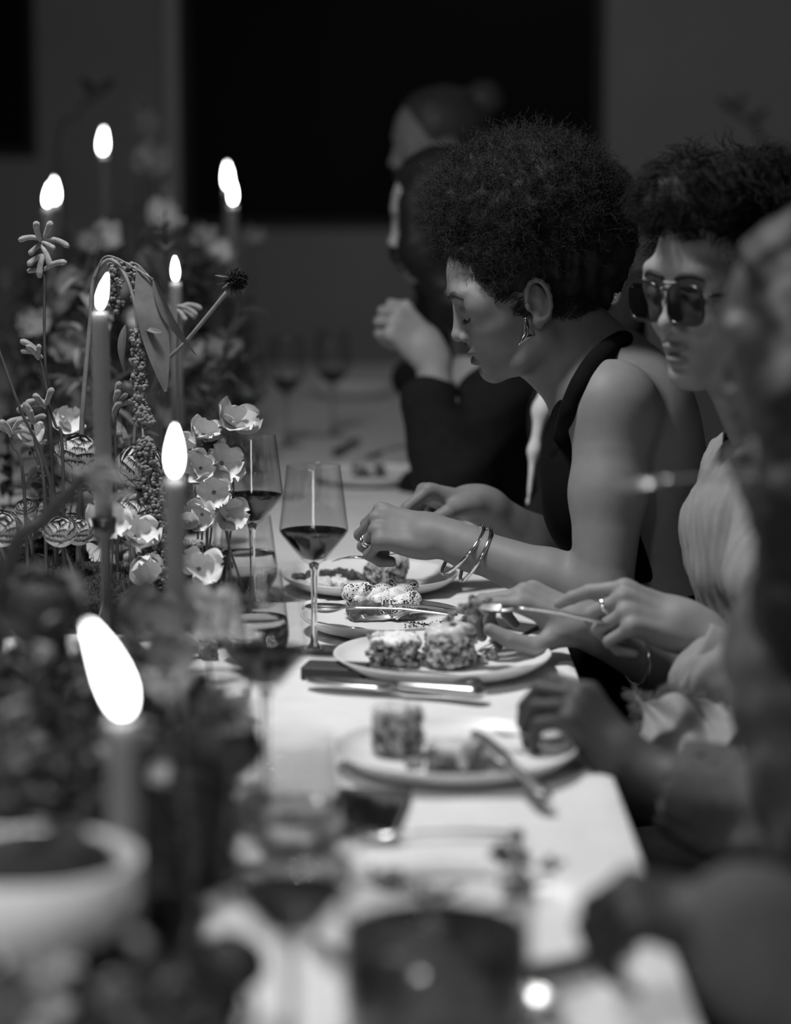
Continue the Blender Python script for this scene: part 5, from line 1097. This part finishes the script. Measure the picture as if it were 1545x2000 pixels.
# dark scabious on a slanting stalk
sc = thing('scabious', 'dark scabious head on a pale slanting stalk', 'flower', base_at(262, 3.45)); stem_of(sc, [base_at(262, 3.45)]+PX((262, 860, 3.45), (285, 780, 3.44), (320, 712, 3.42), (365, 665, 3.40), (450, 562, 3.38)), .0026, .0030, M_stemG)
rs = np.random.RandomState(4); hc_ = W(460, 546, 3.37); b_ = MB()
for i in range(420):
    dv = nrm(rs.randn(3)+np.array([.5, -.3, .5])); q = hc_+dv*.013; b_.add(*tube_vf([hc_+dv*.004, q, q+dv*.006*rs.rand()], [.0014, .0014, .0008], 4))
put('seed_head', b_.me('seed_head'), mat('scabious_dark', .006, .9), sc, True)
for dv, L in [((-.9, -.3, .35), .030), ((-1, -.2, -.1), .026), ((-.9, -.4, -.4), .022), ((-.3, -.4, -.9), .024), ((.1, -.4, -1), .022), ((.4, -.3, -.9), .024), ((-.6, .3, .7), .020), ((-.7, -.3, -.7), .020)]: leaf_at(sc, hc_+nrm(dv)*.010, hc_+nrm(dv)*L+np.array([0, 0, -.003]), .0022, (0, -1, .3), .3, .5, .3, M_petalD, 'petal')
for i, (x, y, d_, r_, lab) in enumerate([(414, 868, 3.44, .014, 'dark fuzzy calyx pod among the sweet peas'), (369, 1017, 3.36, .014, 'grey domed seed pod beside the candle stem'), (388, 1062, 3.34, .007, 'tiny pod on a thin side stalk above the moss')]):
    o = thing('seed_pod', lab, 'flower', base_at(x, d_+.03)); c = W(x, y, d_); stem_of(o, [base_at(x-10, d_+.03), (base_at(x, d_+.03)+c)/2+np.array([-.02, 0, 0]), c], .0014, .0012, M_stemD); C = Field(); C.ell(c, (r_, r_, r_*.85), None, .004); C.cone(c, c+np.array([-r_*.9, 0, -r_*.3]), r_*.5, r_*.25, .004); C.post = wob(.0010, 900, i); put('pod', C.mesh('pod', .0015), [M_petalD, M_fuzz, M_fuzz][i], o, True)
# cockscomb and moss cushions on the cloth
o = thing('cockscomb', 'brain-like cockscomb head lying on the cloth by the water glass', 'flower', base_at(392, 3.13)); C = Field(); rs = np.random.RandomState(9)
for i in range(26): a = rs.rand()*6.28; C.ell(W(388, 1268, 3.13)+np.array([.016*math.cos(a), .012*math.sin(a), rs.uniform(-.012, .016)]), (.008, .008, .008), None, .003)
C.post = wob(.0016, 700, 3); put('crest', C.mesh('crest', .0014), M_fuzz, o, True)
def moss(px, py, d, rx, rz, label, seed):
    p = TD(px, d, 0.0); top = W(px, py, d)[2]; o = thing('moss_cushion', label, 'moss', (p[0], p[1], ON), 0, 'moss cushions in the flower runner'); C = Field(); rs = np.random.RandomState(seed); hh = max(.02, top-ON)
    for i in range(9): C.ell((rs.uniform(-.7, .7)*rx, rs.uniform(-.5, .5)*rx, hh*rs.uniform(.3, .55)), (rx*.5, rx*.45, hh*.5), None, .02)
    C.cut((0, 0, 0), (0, 0, -1), .003); w1 = wob(.004, 160, seed); w2 = wob(.002, 700, seed+3); C.post = lambda P: w1(P)+w2(P); me = C.mesh('moss_mass', .0035); ms = put('moss_mass', me, M_moss, o)
    co = np.zeros(len(me.vertices)*3); me.vertices.foreach_get('co', co); co = co.reshape(-1, 3); nr = np.zeros_like(co).ravel(); me.vertices.foreach_get('normal', nr); nr = nr.reshape(-1, 3); S = []
    for i in rs.choice(len(co), 2200):
        e = nrm(nr[i]+rs.randn(3)*.7)*rs.uniform(.004, .011); S.append([co[i]+e*t+np.array([0, 0, .003*t*t]) for t in np.linspace(0, 1, 5)])
    h = hair_obj('moss_fronds', np.array(S)+np.asarray(o.location), .0005, M_moss, ms); h.matrix_parent_inverse = Matrix.Identity(4); h.location = [-v for v in o.location]; return o
moss(275, 1120, 3.36, .085, 0, 'dark moss cushion under the hanging white blossom', 1); moss(120, 1090, 3.40, .10, 0, 'dark moss cushion under the striped blooms', 2); moss(425, 1140, 3.28, .045, 0, 'small moss cushion left of the clear water glass', 3); moss(30, 1060, 3.55, .09, 0, 'moss cushion at the left edge of the runner', 4); moss(350, 1060, 3.55, .07, 0, 'moss cushion beneath the sweet pea cluster', 5); moss(395, 1225, 3.22, .028, 0, 'little moss tuft beside the cockscomb', 6)

for k, (px, py, d, lab) in enumerate([(40, 1330, 2.35, 'dark blurred moss mound at the left edge below the slanting stalk'), (170, 1400, 2.25, 'dark blurred moss mound behind the nearest candle'), (300, 1430, 2.2, 'dark blurred moss mound right of the nearest candle'), (300, 1530, 2.15, 'dark blurred moss mound under the dark rose'), (315, 1700, 1.95, 'dark blurred moss mound between the white bowl and the blurred glass'), (330, 1860, 1.78, 'dark blurred moss mound at the foot of the nearest wine glass'), (290, 1960, 1.66, 'dark blurred moss mound at the bottom edge'), (300, 1290, 2.65, 'dark blurred moss mound below the middle candle'), (130, 1250, 2.7, 'dark blurred moss mound behind the nearest flame')]):
    moss(px, py, d, .085 if px < 250 else .058, 0, lab, 60+k)
# ------------------------------------------------------------------ soft-focus greenery: near end and far end of the runner
SPR = []
for i in range(6):
    rs = np.random.RandomState(100+i); b_ = MB(); H = 1.0; st = bez((0, 0, 0), (.05*rs.randn(), .05*rs.randn(), .5), (.12*rs.randn(), .12*rs.randn(), 1.0), n=8); sm = mesh_data('stem', *tube_vf(st, np.linspace(.012, .006, len(st)), 6))
    for k in range(26):
        t = rs.uniform(.25, 1.0); p = st[int(t*(len(st)-1))]; a = rs.rand()*6.28; L = rs.uniform(.14, .30); x = nrm([math.cos(a), math.sin(a), rs.uniform(-.2, .9)]); z = nrm(np.array([0, 0, 1])-x*x[2]); y = np.cross(z, x); w = L*rs.uniform(.16, .30); V = []
        for q in range(6):
            v = q/5; ww = w*math.sin(math.pi*(.08+.9*v)); dr = -.25*L*v*v
            for u in (-1, 0, 1): V.append(p+x*L*v+y*ww*u+z*(abs(u)*ww*.3+dr))
        b_.add(V, [(q*3+j, q*3+j+1, q*3+j+4, q*3+j+3) for q in range(5) for j in range(2)])
    SPR.append((sm, b_.me('foliage')))
def sprig(base, tip, label, group, i, m, ms, wide=1.0):
    base, tip = np.asarray(base, float), np.asarray(tip, float); H = np.linalg.norm(tip-base); o = thing('leafy_sprig', label, 'foliage', base, 0, group); x = nrm(tip-base); u, v, _ = basis(x); a = i*2.4; uu = math.cos(a)*u+math.sin(a)*v; vv = np.cross(x, uu); sm, lm = SPR[i % 6]
    for nm, me, mm, w in (('stem', sm, ms, min(1, .16/H)), ('foliage', lm, m, wide)):
        c = put(nm, me, m if not me.materials else None, o); 
        if not me.materials: me.materials.append(mm)
        c.material_slots[0].link = 'OBJECT'; c.material_slots[0].material = mm; ws = wide if nm == 'foliage' else wide
        rotM(c, np.stack([uu*H*ws, vv*H*ws, x*H], 1), (0, 0, 0))
    return o
rs = np.random.RandomState(21); i = 0
env_n = [(0, 1090), (60, 1060), (120, 1080), (170, 1130), (220, 1180), (300, 1230), (360, 1330), (420, 1420), (470, 1560)]
for k in range(48):
    px = rs.uniform(-60, 430); d = rs.uniform(1.5, 2.75); px = px-40*(d < 1.8); base = TD(px+rs.uniform(-40, 60), d, .004); ty = np.interp(px, [e[0] for e in env_n], [e[1] for e in env_n])+rs.uniform(60, 520)*(1 if k % 3 else .3); tip = W(px, ty, d)
    if tip[2] < ON+.05: tip[2] = ON+.05+.05*rs.rand()
    if base[0] > -.12: base[0] = -.12-.04*rs.rand()
    if d < 1.85: tip[2] = min(tip[2], W(px, 1880, d)[2]); tip[2] = max(tip[2], ON+.04)
    sprig(base, tip, 'dark out-of-focus leafy sprig at the near end of the flower runner', 'near leafy sprigs', k, M_leafD if k % 9 else M_leaf, M_stemD, .55)
for k in range(30):
    px = rs.uniform(-50, 430); d = rs.uniform(3.45, 4.2); base = TD(px, d, .004); tip = W(px+rs.uniform(-20, 20), rs.uniform(800, 1010), d); tip[2] = max(tip[2], ON+.07)
    sprig(base, tip, 'dark leafy sprig filling the runner behind the striped blooms', 'middle leafy sprigs', k, M_leafD if k % 3 else M_leaf, M_stemD, .75)
env_f = [(0, 560), (60, 480), (130, 440), (200, 420), (290, 400), (360, 430), (430, 520), (520, 640)]
for k in range(44):
    px = rs.uniform(-40, 500); d = rs.uniform(4.0, 6.6); base = TD(px, d, .004); ty = np.interp(px, [e[0] for e in env_f], [e[1] for e in env_f])+rs.uniform(0, 300)*(1 if k % 3 else .1); tip = W(px, ty, d); tip[2] = max(tip[2], ON+.1)
    sprig(base, tip, 'blurred leafy sprig in the far half of the flower runner', 'far leafy sprigs', k, (M_leaf, M_leafD, M_petalG)[k % 3], M_stemD, .5)
for k, (px, py, d) in enumerate([(285, 250, 5.6), (300, 330, 5.4), (320, 430, 5.2), (175, 480, 4.8), (150, 570, 4.6), (210, 470, 5.0), (300, 520, 5.2), (395, 470, 4.9), (430, 500, 5.0), (60, 640, 4.4), (130, 690, 4.3), (370, 700, 4.6), (440, 690, 4.7), (230, 560, 4.7), (270, 640, 4.5), (100, 600, 4.9), (490, 470, 5.6), (330, 620, 4.9)]):
    blossom(W(px, py, d), (.1, -.7, .5), 'blurred pale bloom in the far half of the flower runner', 1.7 if k < 3 else 1.3, 200+k, 'far blurred blooms', (M_petalG, M_petalG, M_petalW)[k % 3] if k else M_petalG, name='garden_flower', stem_m=M_stemD)
for k, (px, py, d) in enumerate([(285, 300, 5.5), (270, 260, 5.6), (310, 380, 5.4)]):
    o = thing('amaranth', 'tall blurred plume rising before the window frame', 'flower', base_at(px, d), 0, 'tall blurred plumes'); tp = W(px, py-60, d); stem_of(o, [base_at(px, d), (base_at(px, d)+tp)/2, tp], .004, .002, M_stemD); tassel(o, bez(tp, W(px+14, py, d), W(px+22, py+90, d), n=4), .016, 20+k, M_petalG)
for k, (px, py, d, s, m_, lab) in enumerate([(82, 1180, 2.35, 1.5, M_petalG, 'blurred rounded bloom left of the nearest flame'), (292, 1225, 2.5, 1.4, M_petalG, 'blurred pale bloom right of the nearest flame'), (408, 1205, 2.55, 1.25, M_petalW, 'blurred pale bloom right of the middle candle'), (330, 1290, 2.4, 1.0, M_petalG, 'blurred grey bloom low between two candles'), (452, 1600, 2.25, 1.1, M_petalW, 'blurred white bloom beside the blurred water glass'), (440, 1410, 2.2, 1.1, M_petalG, 'blurred pale bloom behind the dark rose'), (112, 1880, 1.62, .75, M_petalW, 'bright blurred bloom in the bottom corner below the white bowl'), (215, 1950, 1.60, .8, M_petalG, 'grey blurred bloom at the bottom edge right of the bright one'), (35, 1970, 1.62, 1.0, M_petalG, 'grey blurred bloom in the bottom corner'), (50, 1460, 2.1, .7, M_petalG, 'small grey blurred bloom left of the nearest candle'), (310, 1520, 2.0, .5, M_petalW, 'tiny bright blurred bloom right of the nearest candle')]):
    blossom(W(px, py, d), (.2, -.75, .5), lab, s, 300+k, None, m_, name='garden_flower', stem_m=M_stemD)
ranunculus(W(425, 1450, 2.2), .034, (.3, -.6, .6), 'dark blurred rose in front of the wine glass', 71, M_petalD, 6, 'dark roses'); ranunculus(W(75, 1190, 2.3), .032, (.1, -.4, .8), 'dark blurred rose left of the nearest flame', 72, M_petalD, 6, 'dark roses'); ranunculus(W(455, 1880, 1.75), .020, (.3, -.6, .6), 'dark blurred rose at the foot of the nearest wine glass', 73, M_petalD, 6, 'dark roses')
kangaroo([base_at(250, 1.75)]+PX((372, 1830, 1.85), (368, 1650, 1.85), (352, 1480, 1.86), (345, 1360, 1.86)), 'blurred bare stalk rising in front of the middle candle', [(W(345, 1360, 1.86), [(.2, -.3, 1), (-.3, -.3, .9)])], 31, .0030, M_leafD, None, 1.0)
kangaroo([base_at(-40, 2.5)]+PX((20, 1100, 2.45), (90, 1010, 2.45), (170, 925, 2.45)), 'dark blurred stalk slanting across the striped blooms', [(W(170, 925, 2.45), [(.8, -.2, .4), (.9, -.2, 0), (.4, -.3, .8)])], 32, .0085, M_leafD, None, 1.2)
kangaroo([base_at(215, 2.6)]+PX((218, 1080, 2.6), (214, 1000, 2.6), (205, 940, 2.6)), 'blurred thin forked stalk before the flat white blossom', [(W(214, 985, 2.6), [(-.5, -.3, .9), (.6, -.3, .9), (.1, -.3, 1)])], 33, .0028, M_leaf, None, 1.2)
# white footed bowl with moss, close to the lens
fb = thing('footed_bowl', 'white footed bowl of dark moss, blurred beside the nearest candle', 'bowl', TD(70, 1.74, .0035))
put('bowl_body', mesh_data('bowl_body', *lathe([(0, .0), (.042, 0), (.043, .004), (.018, .012), (.013, .030), (.015, .078), (.030, .086), (.060, .098), (.074, .120), (.077, .152), (.0755, .153), (.073, .150), (.069, .122), (.056, .102), (0, .094)], 56)), M_china, fb)
C = Field(); rs = np.random.RandomState(3)
for k in range(12): C.ell((rs.uniform(-.04, .04), rs.uniform(-.04, .04), .140), (.024, .024, .022), None, .015)
C.post = wob(.004, 180, 2); put('moss_filling', C.mesh('moss_filling', .003), M_moss, fb)
# bare twigs near the back wall
for k, (pts, lab) in enumerate([([(1545, 330), (1500, 290), (1470, 240), (1430, 215)], 'dark bare twig before the pale wall on the far side'), ([(120, 270), (150, 230), (165, 205), (190, 185)], 'dark bare twig before the wall above the highest candle')]):
    d = (7.0, 6.0)[k]; P = [W(x, y, d) for x, y in pts]; o = thing('twig', lab, 'twig', (P[0][0], P[0][1], 0)); q = P[0].copy(); q[2] = (0.0 if k == 0 else ON); q[0] += .1 if k == 0 else -.02; stem_of(o, [q, (q+P[0])/2]+P, .010, .006, M_stemD)
    for j in (2, 3, 4): leaf_at(o, P[min(j, 3)], P[min(j, 3)]+np.array([.04*(-1)**j, 0, .04]), .014, (0, -1, .2), .3, .4, .2, M_leafD)
    if k == 0:
        pt = thing('floor_vase', 'tall vase on the floor holding the bare twig by the wall', 'vase', (q[0], q[1], 0)); put('vase_body', mesh_data('vase_body', *lathe([(0, 0.002), (.09, .002), (.13, .12), (.14, .3), (.08, .5), (.06, .56), (.065, .6), (.055, .6), (.05, .55), (0, .5)], 32)), M_leafD, pt)
